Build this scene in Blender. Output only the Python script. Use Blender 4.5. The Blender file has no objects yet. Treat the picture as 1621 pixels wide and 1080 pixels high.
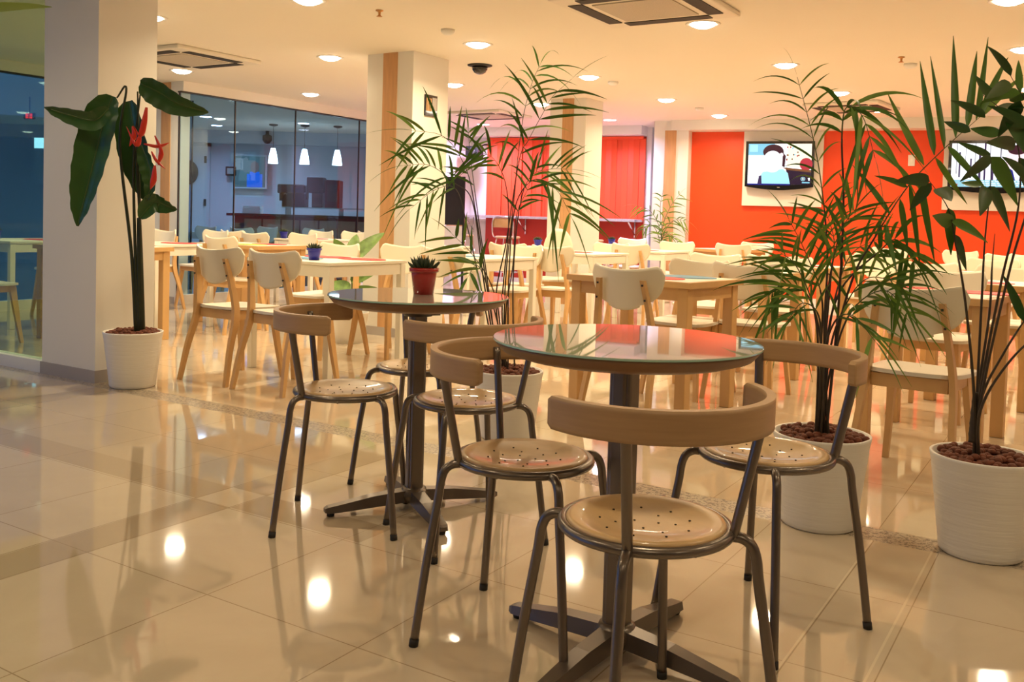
import bpy, bmesh, math, random
from mathutils import Vector, Matrix
random.seed(7)
PI=math.pi
SC=bpy.context.scene
COL=SC.collection
TH=math.radians(32)                     # the building grid is turned 32 degrees from the view
U=Vector((math.sin(TH),math.cos(TH),0)); V=Vector((-math.cos(TH),math.sin(TH),0))
CEIL=2.42

# ---------------------------------------------------------------- camera
cam=bpy.data.cameras.new('camera'); co=bpy.data.objects.new('camera',cam); COL.objects.link(co)
p,r=math.radians(2.3),math.radians(1.65)
fw=Vector((0,math.cos(p),-math.sin(p))); up=Vector((0,math.sin(p),math.cos(p))); rt=Vector((1,0,0))
rt,up=math.cos(r)*rt+math.sin(r)*up, -math.sin(r)*rt+math.cos(r)*up
m=Matrix((rt,up,-fw)).transposed().to_4x4(); m.translation=Vector((0,0,1.05)); co.matrix_world=m
cam.sensor_width=36; cam.lens=1480/1621*36; cam.shift_y=-(540-404)/1621; cam.clip_start=.05
SC.camera=co

# ---------------------------------------------------------------- world, exposure
w=bpy.data.worlds.new('world'); SC.world=w; w.use_nodes=True
bg=w.node_tree.nodes['Background']; bg.inputs[0].default_value=(.10,.22,.50,1); bg.inputs[1].default_value=3.0
SC.view_settings.view_transform='Standard'; SC.view_settings.look='None'
SC.view_settings.gamma=1; SC.view_settings.use_curve_mapping=False
SC.view_settings.exposure=0.0
WARM=(1,.79,.495); LAMP_W=20.5; LOBBY_W=4.4

# ---------------------------------------------------------------- materials
M={}
def mat(name,col,rough=.5,metal=0,spec=.5,emit=None,es=0,noise=0,nscale=8,stretch=None,coat=0,bump=0,trans=0):
    a=bpy.data.materials.new(name); a.use_nodes=True; t=a.node_tree; b=t.nodes['Principled BSDF']
    b.inputs['Base Color'].default_value=(*col,1); b.inputs['Roughness'].default_value=rough
    b.inputs['Metallic'].default_value=metal; b.inputs['Specular IOR Level'].default_value=spec
    b.inputs['Coat Weight'].default_value=coat
    if emit: b.inputs['Emission Color'].default_value=(*emit,1); b.inputs['Emission Strength'].default_value=es
    if noise or bump:
        tc=t.nodes.new('ShaderNodeTexCoord'); mp=t.nodes.new('ShaderNodeMapping'); nz=t.nodes.new('ShaderNodeTexNoise')
        nz.inputs['Scale'].default_value=nscale; nz.inputs['Detail'].default_value=5
        if stretch: mp.inputs['Scale'].default_value=stretch
        t.links.new(tc.outputs['Object'],mp.inputs[0]); t.links.new(mp.outputs[0],nz.inputs[0])
        if noise:
            mx=t.nodes.new('ShaderNodeMix'); mx.data_type='RGBA'
            mx.inputs[6].default_value=(*[c*(1-noise) for c in col],1); mx.inputs[7].default_value=(*[min(1,c*(1+noise)) for c in col],1)
            t.links.new(nz.outputs[0],mx.inputs[0]); t.links.new(mx.outputs[2],b.inputs['Base Color'])
        if bump:
            bp=t.nodes.new('ShaderNodeBump'); bp.inputs['Strength'].default_value=bump; bp.inputs['Distance'].default_value=.01
            t.links.new(nz.outputs[0],bp.inputs['Height']); t.links.new(bp.outputs[0],b.inputs['Normal'])
    M[name]=a; return a
mat('wall_white',(.80,.77,.70),.6,noise=.02,nscale=1.5)
mat('ceiling_white',(.84,.78,.66),.8,noise=.02,nscale=1)
mat('trim_white',(.80,.78,.73),.45)
mat('orange_wall',(.86,.075,.012),.38,noise=.04,nscale=1.2)
mat('dark_red_wall',(.50,.03,.012),.5)
mat('pillar_wood',(.60,.33,.14),.5,noise=.22,nscale=6,stretch=(6,6,.7))
mat('pine',(.62,.37,.15),.42,noise=.16,nscale=9,stretch=(1,1,.25),spec=.4)
mat('birch',(.66,.40,.17),.38,noise=.12,nscale=14,stretch=(1,1,.3),spec=.4)
mat('oak_band',(.50,.315,.16),.40,noise=.15,nscale=22,stretch=(.4,.4,5),spec=.5)
mat('seat_ply',(.66,.44,.21),.34,noise=.13,nscale=9,stretch=(1,5,1),coat=.4)
mat('hole_dark',(.03,.018,.01),.8)
mat('cream_plastic',(.86,.79,.62),.35,coat=.2)
mat('cream_paint',(.84,.80,.68),.4)
mat('seat_cream',(.78,.72,.60),.35)
mat('tube_grey',(.20,.17,.145),.28,metal=.75,spec=.5)
mat('foot_grey',(.17,.14,.115),.32,metal=.55)
mat('rubber',(.02,.018,.016),.6)
mat('glass_top',(.46,.48,.40),.02,spec=.6,coat=.5)
mat('glass_edge',(.45,.75,.65),.08,spec=.8)
mat('dark_metal',(.05,.042,.036),.35,metal=.4)
mat('table_brown',(.24,.13,.065),.4,noise=.1,nscale=10)
mat('pot_white',(.82,.79,.72),.38,coat=.15,noise=.001,nscale=3,stretch=(1.5,1.5,22),bump=.22)
mat('clay',(.15,.040,.015),.75,noise=.6,nscale=30,bump=.5)
mat('palm_green',(.085,.20,.022),.42,noise=.4,nscale=5,spec=.4)
mat('palm_light',(.20,.34,.045),.42,noise=.3,nscale=5,spec=.4)
mat('broad_green',(.028,.085,.014),.32,noise=.35,nscale=7,spec=.5)
mat('stem_dark',(.05,.035,.02),.5,noise=.3,nscale=20)
mat('stem_green',(.06,.10,.02),.45); mat('stem_deep',(.022,.03,.010),.45,noise=.4,nscale=12)
mat('variegated',(.16,.28,.06),.4,noise=.75,nscale=26)
mat('bract_red',(.58,.028,.010),.4)
mat('red_pot',(.45,.006,.006),.18,coat=.6)
mat('blue_pot',(.004,.007,.30),.35,coat=.1)
mat('succulent',(.035,.055,.022),.5)
mat('mat_red',(.72,.04,.035),.5)
mat('mat_blue',(.09,.27,.42),.5)
mat('mat_green',(.45,.58,.10),.5)
mat('black_plastic',(.008,.008,.010),.12,coat=.6)
mat('black_matte',(.012,.011,.011),.55)
mat('vent_dark',(.03,.024,.018),.7)
mat('ac_white',(.78,.72,.60),.5)
mat('grille',(.50,.44,.34),.6,noise=.25,nscale=120)
mat('chrome',(.75,.72,.68),.12,metal=1)
mat('brass',(.55,.28,.10),.3,metal=.9)
mat('counter_stone',(.42,.40,.37),.2,noise=.3,nscale=50,coat=.5)
mat('cafe_wall',(.55,.58,.62),.6)
mat('cafe_counter',(.13,.045,.03),.4)
mat('cafe_panel',(.36,.25,.17),.5)
mat('door_white',(.62,.63,.66),.5)
mat('maroon',(.14,.012,.012),.3)
mat('glass_shelf',(.35,.5,.5),.05,spec=.8)
mat('chalk',(.015,.014,.014),.7,noise=.5,nscale=14)
mat('sill_grey',(.40,.36,.33),.45)
mat('slat_blind',(.90,.085,.02),.55,noise=.03,nscale=2)
mat('paper',(.85,.83,.78),.6)
mat('lamp_on',(1,1,1),.5,emit=(1,.88,.68),es=26)
mat('lamp_cool',(1,1,1),.5,emit=(.85,.85,1),es=20)
mat('pendant_on',(1,1,1),.5,emit=(1,.97,.92),es=7)
mat('led_red',(1,.02,.02),.5,emit=(1,.03,.02),es=4)
mat('window_lit',(1,1,1),.5,emit=(.65,.88,1),es=3.2)
def scr(n,c,s): mat(n,(.01,.01,.01),.15,emit=c,es=s)
scr('s_white',(.93,.97,1),1.5); scr('s_cyan',(.42,.86,.95),1.15); scr('s_sky',(.25,.65,.85),1.1); scr('s_hair',(.10,.015,.05),.5)
scr('s_red',(.65,.03,.06),.9); scr('s_cream',(1,.90,.68),1.3); scr('s_dark',(.03,.006,.05),.6); scr('s_navy',(.01,.02,.35),.8)
scr('s_dim',(.22,.35,.38),.45); scr('s_blue',(.03,.18,.95),.9); scr('s_face',(.55,.38,.36),.35); scr('s_dimgrey',(.5,.6,.65),.5)
scr('s_stripe',(.07,.04,.16),.7); scr('s_band',(.35,.72,.85),1.0); scr('s_brown',(.35,.12,.04),.7); scr('s_pink',(1,.80,.86),1.2)

def node_floor():
    a=bpy.data.materials.new('polished_tiles'); a.use_nodes=True; t=a.node_tree; L=t.links; N=t.nodes; b=N['Principled BSDF']
    tc=N.new('ShaderNodeTexCoord'); sp=N.new('ShaderNodeSeparateXYZ'); L.new(tc.outputs['Object'],sp.inputs[0])
    def ma(op,x,y=None,clamp=False):
        n=N.new('ShaderNodeMath'); n.operation=op; n.use_clamp=clamp
        for i,q in enumerate((x,y)):
            if q is None: continue
            if isinstance(q,(int,float)): n.inputs[i].default_value=q
            else: L.new(q,n.inputs[i])
        return n.outputs[0]
    X,Y=sp.outputs[0],sp.outputs[1]         # object space: X runs across (v offset), Y runs along u
    def band(src,center,half): return ma('LESS_THAN',ma('ABSOLUTE',ma('SUBTRACT',src,center)),half)
    def per(src,off,period,half):
        return ma('LESS_THAN',ma('ABSOLUTE',ma('SUBTRACT',ma('MODULO',ma('ADD',ma('SUBTRACT',src,off),period*40.5),period),period*.5)),half)
    near=ma('LESS_THAN',Y,3.29)
    far=ma('GREATER_THAN',Y,3.43)
    mid=ma('SUBTRACT',1,ma('MAXIMUM',near,far,True))
    left=ma('LESS_THAN',X,-2.45)
    zone=ma('MULTIPLY',ma('GREATER_THAN',Y,2.25),ma('LESS_THAN',X,-2.725))
    short=ma('MULTIPLY',band(Y,2.335,.085),ma('LESS_THAN',X,-1.95))
    bands=ma('MULTIPLY',ma('MAXIMUM',ma('MAXIMUM',ma('MULTIPLY',per(X,-2.635,2.14,.09),left),short),ma('MULTIPLY',zone,.55)),near)
    both=ma('MULTIPLY',ma('MULTIPLY',ma('MULTIPLY',per(X,-2.635,2.14,.09),band(Y,2.335,.085)),near),left)
    bands=ma('SUBTRACT',bands,both,True)
    jn=ma('MAXIMUM',per(X,-2.01,.54,.0016),per(Y,1.70,.54,.0016))
    jl=ma('MAXIMUM',per(X,-2.55,2.14,.002),per(X,-2.73,2.14,.002))
    jn=ma('MAXIMUM',jn,jl)
    jf=ma('MAXIMUM',per(X,0,.6,.0016),per(Y,3.43,.6,.0016))
    joint=ma('MAXIMUM',ma('MULTIPLY',jn,near),ma('MULTIPLY',jf,far))
    def noise(s,d,det=6,rough=.6):
        n=N.new('ShaderNodeTexNoise'); n.inputs['Scale'].default_value=s; n.inputs['Detail'].default_value=det
        n.inputs['Roughness'].default_value=rough; n.inputs['Distortion'].default_value=d
        L.new(tc.outputs['Object'],n.inputs['Vector']); return n.outputs[0]
    def mix(f,A,B):
        n=N.new('ShaderNodeMix'); n.data_type='RGBA'
        if isinstance(f,(int,float)): n.inputs[0].default_value=f
        else: L.new(f,n.inputs[0])
        for i,q in ((6,A),(7,B)):
            if isinstance(q,tuple): n.inputs[i].default_value=(*q,1)
            else: L.new(q,n.inputs[i])
        return n.outputs[2]
    base=mix(noise(2.2,1.5),(.58,.475,.34),(.71,.60,.445))
    # each tile a slightly different tone
    sx=ma('FLOOR',ma('DIVIDE',ma('SUBTRACT',X,-2.01),.54)); sy=ma('FLOOR',ma('DIVIDE',ma('SUBTRACT',Y,1.70),.54))
    cb=N.new('ShaderNodeCombineXYZ'); L.new(sx,cb.inputs[0]); L.new(sy,cb.inputs[1])
    wn=N.new('ShaderNodeTexWhiteNoise'); L.new(cb.outputs[0],wn.inputs['Vector'])
    base=mix(ma('MULTIPLY',wn.outputs[0],.25),base,(.50,.41,.29))
    c=mix(bands,base,(.47,.37,.25))
    gr=mix(ma('GREATER_THAN',noise(55,0,3,.9),.52),(.46,.38,.27),(.12,.085,.055))
    c=mix(mid,c,gr)
    lj=ma('MULTIPLY',ma('MULTIPLY',ma('MAXIMUM',band(X,-.595,.003),band(X,-.41,.003)),near),1)
    c=mix(joint,c,(.36,.27,.17)); c=mix(lj,c,(.74,.64,.47))
    L.new(c,b.inputs['Base Color'])
    ro=N.new('ShaderNodeMapRange'); L.new(noise(6,.5),ro.inputs[0]); ro.inputs[3].default_value=.035; ro.inputs[4].default_value=.085
    L.new(ma('ADD',ro.outputs[0],ma('MULTIPLY',mid,.25)),b.inputs['Roughness'])
    b.inputs['Specular IOR Level'].default_value=.85
    b.inputs['Coat Weight'].default_value=.35; b.inputs['Coat Roughness'].default_value=.03
    M['floor']=a
node_floor()
def node_glass(name,tint,refl=1.45):
    a=bpy.data.materials.new(name); a.use_nodes=True; t=a.node_tree; N=t.nodes; L=t.links; N.clear()
    o=N.new('ShaderNodeOutputMaterial'); mx=N.new('ShaderNodeMixShader'); tr=N.new('ShaderNodeBsdfTransparent'); gl=N.new('ShaderNodeBsdfGlossy')
    fr=N.new('ShaderNodeFresnel'); ge=N.new('ShaderNodeNewGeometry'); mr=N.new('ShaderNodeMapRange'); mr.inputs[3].default_value=refl; mr.inputs[4].default_value=1/refl
    L.new(ge.outputs['Backfacing'],mr.inputs[0]); L.new(mr.outputs[0],fr.inputs[0]); tr.inputs[0].default_value=(*tint,1); gl.inputs['Roughness'].default_value=.01
    gl.inputs[0].default_value=(.9,.95,1,1)
    L.new(fr.outputs[0],mx.inputs[0]); L.new(tr.outputs[0],mx.inputs[1]); L.new(gl.outputs[0],mx.inputs[2]); L.new(mx.outputs[0],o.inputs[0]); M[name]=a
node_glass('glass_blue',(.66,.80,.90),1.35)
node_glass('glass_green',(.60,.72,.64),1.4)

# ---------------------------------------------------------------- mesh helpers
class MB:
    def __init__(s): s.v=[];s.f=[];s.mi=[];s.sm=[]
    def add(s,vs,fs,mi=0,sm=False):
        o=len(s.v); s.v+= [tuple(q) for q in vs]; s.f+=[tuple(i+o for i in f) for f in fs]; s.mi+=[mi]*len(fs); s.sm+=[sm]*len(fs); return s
    def build(s,name,mats,parent=None,loc=None,rz=0,kind=None):
        me=bpy.data.meshes.new(name); me.from_pydata(s.v,[],s.f)
        if isinstance(mats,str): mats=[mats]
        for q in mats: me.materials.append(M[q])
        me.polygons.foreach_set('material_index',s.mi); me.polygons.foreach_set('use_smooth',s.sm)
        bm=bmesh.new(); bm.from_mesh(me); bmesh.ops.recalc_face_normals(bm,faces=bm.faces); bm.to_mesh(me); bm.free()
        me.update(); o=bpy.data.objects.new(name,me); COL.objects.link(o)
        if parent: o.parent=parent
        if loc: o.location=loc
        if rz: o.rotation_euler.z=rz
        if kind: o['kind']=kind
        return o
def box(mb,x0,x1,y0,y1,z0,z1,mi=0,T=None,bev=0):
    if bev>0:
        # chamfered box: 3 pairs of inset faces
        b=bev; vs=[];fs=[]
        bm=bmesh.new(); bmesh.ops.create_cube(bm,size=1)
        for q in bm.verts: q.co=Vector(((x0+x1)/2+q.co.x*(x1-x0),(y0+y1)/2+q.co.y*(y1-y0),(z0+z1)/2+q.co.z*(z1-z0)))
        bmesh.ops.bevel(bm,geom=bm.edges[:],offset=b,segments=2,affect='EDGES',profile=.5)
        bm.verts.index_update(); vs=[q.co.copy() for q in bm.verts]; fs=[[q.index for q in f.verts] for f in bm.faces]; bm.free()
        if T: vs=[T@q for q in vs]
        return mb.add(vs,fs,mi)
    vs=[Vector((x,y,z)) for x in (x0,x1) for y in (y0,y1) for z in (z0,z1)]
    if T: vs=[T@q for q in vs]
    return mb.add(vs,[(0,1,3,2),(4,6,7,5),(0,4,5,1),(2,3,7,6),(0,2,6,4),(1,5,7,3)],mi)
def spline(P,n=6):
    P=[Vector(q) for q in P]; out=[]
    if len(P)<3: return P
    for i in range(len(P)-1):
        p0=P[i-1] if i else P[0]*2-P[1]; p1=P[i]; p2=P[i+1]; p3=P[i+2] if i+2<len(P) else P[-1]*2-P[-2]
        for k in range(n):
            t=k/n; out.append(.5*((2*p1)+(p2-p0)*t+(2*p0-5*p1+4*p2-p3)*t*t+(3*p1-p0-3*p2+p3)*t**3))
    out.append(P[-1]); return out
def tube(mb,P,r,seg=10,mi=0,sy=1,caps=True,ref=None):
    P=[Vector(q) for q in P]; n=len(P); rs=r if isinstance(r,(list,tuple)) else [r]*n
    vs=[];fs=[]; a=ref or Vector((.13,.31,.94))
    for i,q in enumerate(P):
        t=(P[min(i+1,n-1)]-P[max(i-1,0)]).normalized()
        s=a.cross(t)
        if s.length<1e-3: s=Vector((1,0,0)).cross(t)
        s.normalize(); b=t.cross(s)
        for k in range(seg):
            an=2*PI*k/seg; vs.append(q+s*math.cos(an)*rs[i]+b*math.sin(an)*rs[i]*sy)
    for i in range(n-1):
        for k in range(seg):
            k2=(k+1)%seg; fs.append((i*seg+k,i*seg+k2,(i+1)*seg+k2,(i+1)*seg+k))
    if caps: fs.append(tuple(range(seg))[::-1]); fs.append(tuple((n-1)*seg+k for k in range(seg)))
    return mb.add(vs,fs,mi,True)
def lathe(mb,prof,seg=40,c=(0,0,0),mi=0,sm=True,sx=1,sy=1):
    n=len(prof); vs=[];fs=[]
    for rr,z in prof:
        for k in range(seg):
            a=2*PI*k/seg; vs.append((c[0]+rr*math.cos(a)*sx,c[1]+rr*math.sin(a)*sy,c[2]+z))
    for i in range(n-1):
        for k in range(seg):
            k2=(k+1)%seg; fs.append((i*seg+k,i*seg+k2,(i+1)*seg+k2,(i+1)*seg+k))
    if prof[0][0]>1e-4: fs.append(tuple(range(seg))[::-1])
    if prof[-1][0]>1e-4: fs.append(tuple((n-1)*seg+k for k in range(seg)))
    return mb.add(vs,fs,mi,sm)
def shell(mb,fn,nu,nv,th,mi=0):
    """closed curved plate: fn(i/nu,j/nv) gives a point, th its thickness along the surface normal"""
    g=[[Vector(fn(i/nu,j/nv)) for j in range(nv+1)] for i in range(nu+1)]
    vs=[];A=[[0]*(nv+1) for _ in range(nu+1)];B=[[0]*(nv+1) for _ in range(nu+1)]
    for i in range(nu+1):
        for j in range(nv+1):
            a=g[min(i+1,nu)][j]-g[max(i-1,0)][j]; b=g[i][min(j+1,nv)]-g[i][max(j-1,0)]
            n=a.cross(b); n=n.normalized() if n.length>1e-9 else Vector((1,0,0))
            A[i][j]=len(vs); vs.append(g[i][j]+n*th/2); B[i][j]=len(vs); vs.append(g[i][j]-n*th/2)
    fs=[]
    for i in range(nu):
        for j in range(nv):
            fs.append((A[i][j],A[i+1][j],A[i+1][j+1],A[i][j+1])); fs.append((B[i][j],B[i][j+1],B[i+1][j+1],B[i+1][j]))
    k=len(fs)
    for i in range(nu):
        for j in (0,nv): fs.append((A[i][j],B[i][j],B[i+1][j],A[i+1][j]))
    for j in range(nv):
        for i in (0,nu): fs.append((A[i][j],B[i][j],B[i][j+1],A[i][j+1]))
    o=len(mb.f); mb.add(vs,fs,mi,True)
    for q in range(o+k,len(mb.f)): mb.sm[q]=False
    return mb
def prism(mb,poly,z0,z1,mi=0,T=None):
    n=len(poly); vs=[Vector((x,y,z)) for z in (z0,z1) for x,y in poly]
    if T: vs=[T@q for q in vs]
    return mb.add(vs,[tuple(range(n))[::-1],tuple(range(n,2*n))]+[(i,(i+1)%n,n+(i+1)%n,n+i) for i in range(n)],mi)

def tag(o,label=None,cat=None,group=None,kind=None):
    if label: o['label']=label
    if cat: o['category']=cat
    if group: o['group']=group
    if kind: o['kind']=kind
    return o
def empty(name,label,cat,loc=(0,0,0),rz=0,group=None):
    o=bpy.data.objects.new(name,None); COL.objects.link(o); o.location=loc; o.rotation_euler.z=rz; o.empty_display_size=.1
    return tag(o,label,cat,group)
def copy_tree(o,parent=None,skip=()):
    c=o.copy(); COL.objects.link(c); c.parent=parent
    for ch in list(o.children):
        if ch.name.split('.')[0] not in skip: copy_tree(ch,c,skip)
    return c
class Proto:
    """the first placing moves the source itself, later ones copy it with its parts"""
    def __init__(s,o): s.o=o; s.used=False
    def put(s,loc,rz,label,group=None,cat=None):
        c=copy_tree(s.o,None,('screw',) if loc[1]>7.2 else ()) if s.used else s.o; s.used=True
        c.location=loc; c.rotation_euler.z=rz; c['label']=label
        if group: c['group']=group
        if cat: c['category']=cat
        return c
def struct(name,mb,mats,**k):
    o=mb.build(name,mats,**k); o['kind']='structure'; return o
def W(u,v,z=0):  # building grid -> world. u runs away from the camera, v runs to the right
    return Vector((U.x*u-V.x*v, U.y*u-V.y*v, z))
GR=Matrix(((-V.x,U.x,0,0),(-V.y,U.y,0,0),(0,0,1,0),(0,0,0,1)))   # (v,u,z) -> world

# ================================================================ the setting
mb=MB(); box(mb,-19,7,-7,23,-.1,0); fl=struct('floor',mb,'floor'); fl.matrix_world=GR
mb=MB(); box(mb,-9.05,7,-7,23,CEIL,CEIL+.12,T=GR); box(mb,-19,-9.05,3.37,23,CEIL,CEIL+.12,T=GR); struct('ceiling',mb,'ceiling_white')
mb=MB(); box(mb,-9,5,-6.2,-6,0,CEIL,T=GR); struct('wall_back',mb,'wall_white')
mb=MB(); box(mb,5,5.2,-6,14,0,CEIL,T=GR); struct('wall_right',mb,'wall_white')

# screen wall (orange), runs to the right of the pillar
A=Vector((2.30,12.90,0)); d=Vector((.928,-.371,0)).normalized(); n=Vector((-d.y,d.x,0))       # n points away from the room
TV=Matrix(((d.x,n.x,0,A.x),(d.y,n.y,0,A.y),(0,0,1,0),(0,0,0,1)))                               # local x along the wall, y into the wall
mb=MB(); box(mb,-.05,9.6,0,.25,0,CEIL,T=TV); struct('wall_orange',mb,'orange_wall')
mb=MB(); box(mb,0,9.6,-.015,0,0,.10,T=TV); struct('baseboard_orange',mb,'trim_white')
mb=MB(); box(mb,-.10,9.6,-.32,0,2.29,CEIL,T=TV); struct('trim_1',mb,'wall_white')
# bay wall with the blinds
B0=Vector((-1.6,15.30,0)); d2=Vector((2.2,-1.02,0)).normalized(); n2=Vector((-d2.y,d2.x,0))
BAY=Matrix(((d2.x,n2.x,0,B0.x),(d2.y,n2.y,0,B0.y),(0,0,1,0),(0,0,0,1)))
mb=MB(); box(mb,-.3,3.95,0,.25,0,CEIL,T=BAY); struct('wall_bay',mb,'wall_white')
mb=MB(); box(mb,1.30,3.87,-.02,0,.12,1.02,T=BAY); box(mb,1.30,3.87,-.02,0,1.02,2.28,T=BAY); struct('trim_2',mb,'dark_red_wall')
mb=MB(); box(mb,-.3,3.88,-.30,0,2.29,CEIL,T=BAY); struct('trim_3',mb,'wall_white')
mb=MB(); box(mb,-.3,3.87,-.035,-.02,0,.12,T=BAY); struct('baseboard_bay',mb,'trim_white')

def pillar(name,corner,wv,wu,wood=True,ht=CEIL,skirt='sill_grey'):
    """square pillar, its near corner given; wv wide to the left, wu deep"""
    v0=corner[1]; u0=corner[0]
    mb=MB(); box(mb,v0-wv,v0,u0,u0+wu,0,ht,T=GR); o=struct(name,mb,'wall_white')
    if wood:
        mb=MB(); box(mb,v0-wv*.645,v0-wv*.335,u0-.006,u0+.02,0,ht,T=GR); k=mb.build('wood_strip','pillar_wood',o)
    mb=MB(); box(mb,v0-wv-.008,v0+.008,u0-.008,u0+wu+.008,0,.075,T=GR); mb.build('skirting',skirt,o)
    return o
pillar('wall_pillar_left',(3.36,-4.98),.54,.40,False)
def to_uv(x,y): return (U.x*x+U.y*y, -(V.x*x+V.y*y))
pillar('wall_pillar_centre',to_uv(-.87,7.88),.50,.50)
pillar('wall_pillar_middle',to_uv(.785,10.57),.46,.42,skirt='trim_white')
pillar('wall_pillar_glass',to_uv(-3.63,10.18),.50,.12)
# pillar between bay and orange wall, faces the room like the orange wall
T=Matrix(((d.x,n.x,0,1.93),(d.y,n.y,0,12.90),(0,0,1,0),(0,0,0,1)))
mb=MB(); box(mb,0,.47,-.10,1.6,0,CEIL,T=T); o=struct('wall_pillar_far',mb,'wall_white')
mb=MB(); box(mb,.15,.305,-.106,-.09,0,2.29,T=T); mb.build('wood_strip','pillar_wood',o)

# glass wall to the cafe
GV=to_uv(-3.63,10.18); GW=GV[1]-.5
G0=W(GV[0]-.02,GV[1]); aG=math.radians(31.2); dg=Vector((math.sin(aG),math.cos(aG),0)); ng=Vector((-dg.y,dg.x,0))
GL=Matrix(((dg.x,ng.x,0,G0.x),(dg.y,ng.y,0,G0.y),(0,0,1,0),(0,0,0,1)))
def glazing(name,T,xs,z0,z1,m,frame='dark_metal'):
    mb=MB()
    for a,b in zip(xs[:-1],xs[1:]): box(mb,a+.006,b-.006,-.003,.003,z0,z1,T=T)
    o=struct(name,mb,m)
    f=MB()
    for a in xs: box(f,a-.006,a+.006,-.008,.008,z0,z1,T=T)
    f.build('glass_joint',frame,o)
    s=MB(); box(s,xs[0],xs[-1],-.03,.03,z1,z1+.015,T=T); s.build('top_channel',frame,o)
    s=MB(); box(s,xs[0],xs[-1],-.04,.04,0,z0,T=T); s.build('sill','trim_white',o)
    return o
glazing('window_1',GL,[0,.78,1.75,2.95,3.75],.10,2.30,'glass_blue')
mb=MB(); box(mb,0,3.75,-.06,.06,2.315,CEIL,T=GL); struct('trim_4',mb,'wall_white')
mb=MB(); box(mb,3.75,5.75,-.08,.12,0,CEIL,T=GL); struct('wall_cafe_side',mb,'wall_white')
# window wall going on to the left beside the dining room and the lobby
L1=Matrix(((U.x,V.x,0,W(3.37,GW).x),(U.y,V.y,0,W(3.37,GW).y),(0,0,1,0),(0,0,0,1)))
glazing('window_2',L1,[0,1.3,2.6,3.9,GV[0]-3.37],.10,2.30,'glass_blue')
mb=MB(); box(mb,0,GV[0]-3.37,-.06,.06,2.315,CEIL,T=L1); struct('trim_5',mb,'wall_white')
L2=Matrix(((U.x,V.x,0,W(-6,GW).x),(U.y,V.y,0,W(-6,GW).y),(0,0,1,0),(0,0,0,1)))
glazing('window_unseen',L2,[0,1.6,3.2,4.8,6.4,8.0,9.36],.10,2.30,'glass_blue')  # unseen glazing, added so blue sky light reaches the left pillar
mb=MB(); box(mb,0,9.36,-.06,.06,2.315,CEIL,T=L2); struct('trim_6',mb,'wall_white')
# glass screen between lobby and dining room, left of the pillar
L3=Matrix(((V.x,-U.x,0,W(3.40,-5.52).x),(V.y,-U.y,0,W(3.40,-5.52).y),(0,0,1,0),(0,0,0,1)))
glazing('window_4',L3,[0,1.6,-GW-5.52],.075,2.38,'glass_green')
# cafe room behind the glass
mb=MB(); box(mb,-13,-1.2,16.5,16.7,0,CEIL); struct('wall_cafe_back',mb,'cafe_wall')
mb=MB(); box(mb,-13.2,-13,4,16.7,0,CEIL); struct('wall_cafe_left',mb,'cafe_wall')
mb=MB(); box(mb,-13,-1.2,16.25,16.5,2.20,CEIL); struct('trim_7',mb,'cafe_wall')
mb=MB(); box(mb,-5.98,-5.42,16.44,16.5,0,2.14); o=struct('door_1',mb,'door_white')
f=MB(); box(f,-5.42,-5.34,16.42,16.5,0,2.2); box(f,-6.06,-5.98,16.42,16.5,0,2.2); box(f,-6.06,-5.34,16.42,16.5,2.14,2.2); f.build('door_frame','cafe_wall',o)
f=MB()
for z in (.35,1.1,1.85): box(f,-5.43,-5.39,16.40,16.44,z,z+.12)
f.build('hinge','black_matte',o)
f=MB(); tube(f,[(-5.90,16.40,1.02),(-5.80,16.40,1.02)],.012); f.build('door_handle','chrome',o)

# ================================================================ ceiling lamps
def downlight_proto():
    o=empty('ceiling_downlight','round recessed ceiling light','ceiling light')
    mb=MB(); lathe(mb,[(.092,-.002),(.115,-.006),(.120,-.002),(.120,0),(.092,0)],36); mb.build('trim_ring','trim_white',o)
    mb=MB(); lathe(mb,[(.001,-.030),(.045,-.026),(.075,-.014),(.092,-.001),(.001,-.001)],36); mb.build('lens','lamp_on',o)  # lens widened and domed to stand in for the lamp's glare
    return o
DL=Proto(downlight_proto())
def area(x,y,z,pw,col,size=.16,spread=150,parent=None):
    l=bpy.data.lights.new('lamp_light','AREA'); l.shape='DISK'; l.size=size; l.energy=pw; l.color=col; l.spread=math.radians(spread)
    o=bpy.data.objects.new('lamp_light',l); COL.objects.link(o); o.location=(x,y,z); return o
LAMPS=[(-2.66,6.81,'above the broad leaved planter, largest at upper left'),
 (-3.35,9.40,'just below the upper left air unit'),
 (-1.37,6.12,'cut by the top edge between left pillar and centre'),
 (-1.66,8.34,'left of the centre pillar top'),
 (-2.40,10.96,'nearest the top edge of the blue glass wall'),
 (-.32,7.50,'right of the centre pillar, above the black dome camera'),
 (-.66,9.83,'touching the centre pillar right edge'),
 (.69,9.04,'above the middle pillar among palm tips'),
 (.30,11.29,'seen through the palm fronds left of middle pillar'),
 (1.68,10.55,'between the middle pillar and the right palm tip'),
 (2.58,11.94,'above the left end of the orange wall'),
 (1.27,6.50,'beside the large air unit at top'),
 (2.29,8.05,'at the tip of the tall right palm frond'),
 (3.30,9.62,'above the right ceiling air unit'),
 (4.20,10.90,'in front of the right air unit above the orange wall'),
 (2.90,5.59,'cut by the top edge near the right corner'),
 (3.79,7.06,'cut by the right edge above the broad leaves')]
for x,y,s in LAMPS:
    DL.put((x,y,CEIL),0,'round ceiling light '+s,'recessed ceiling downlights')
    area(x,y,CEIL-.034,LAMP_W,WARM)
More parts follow.
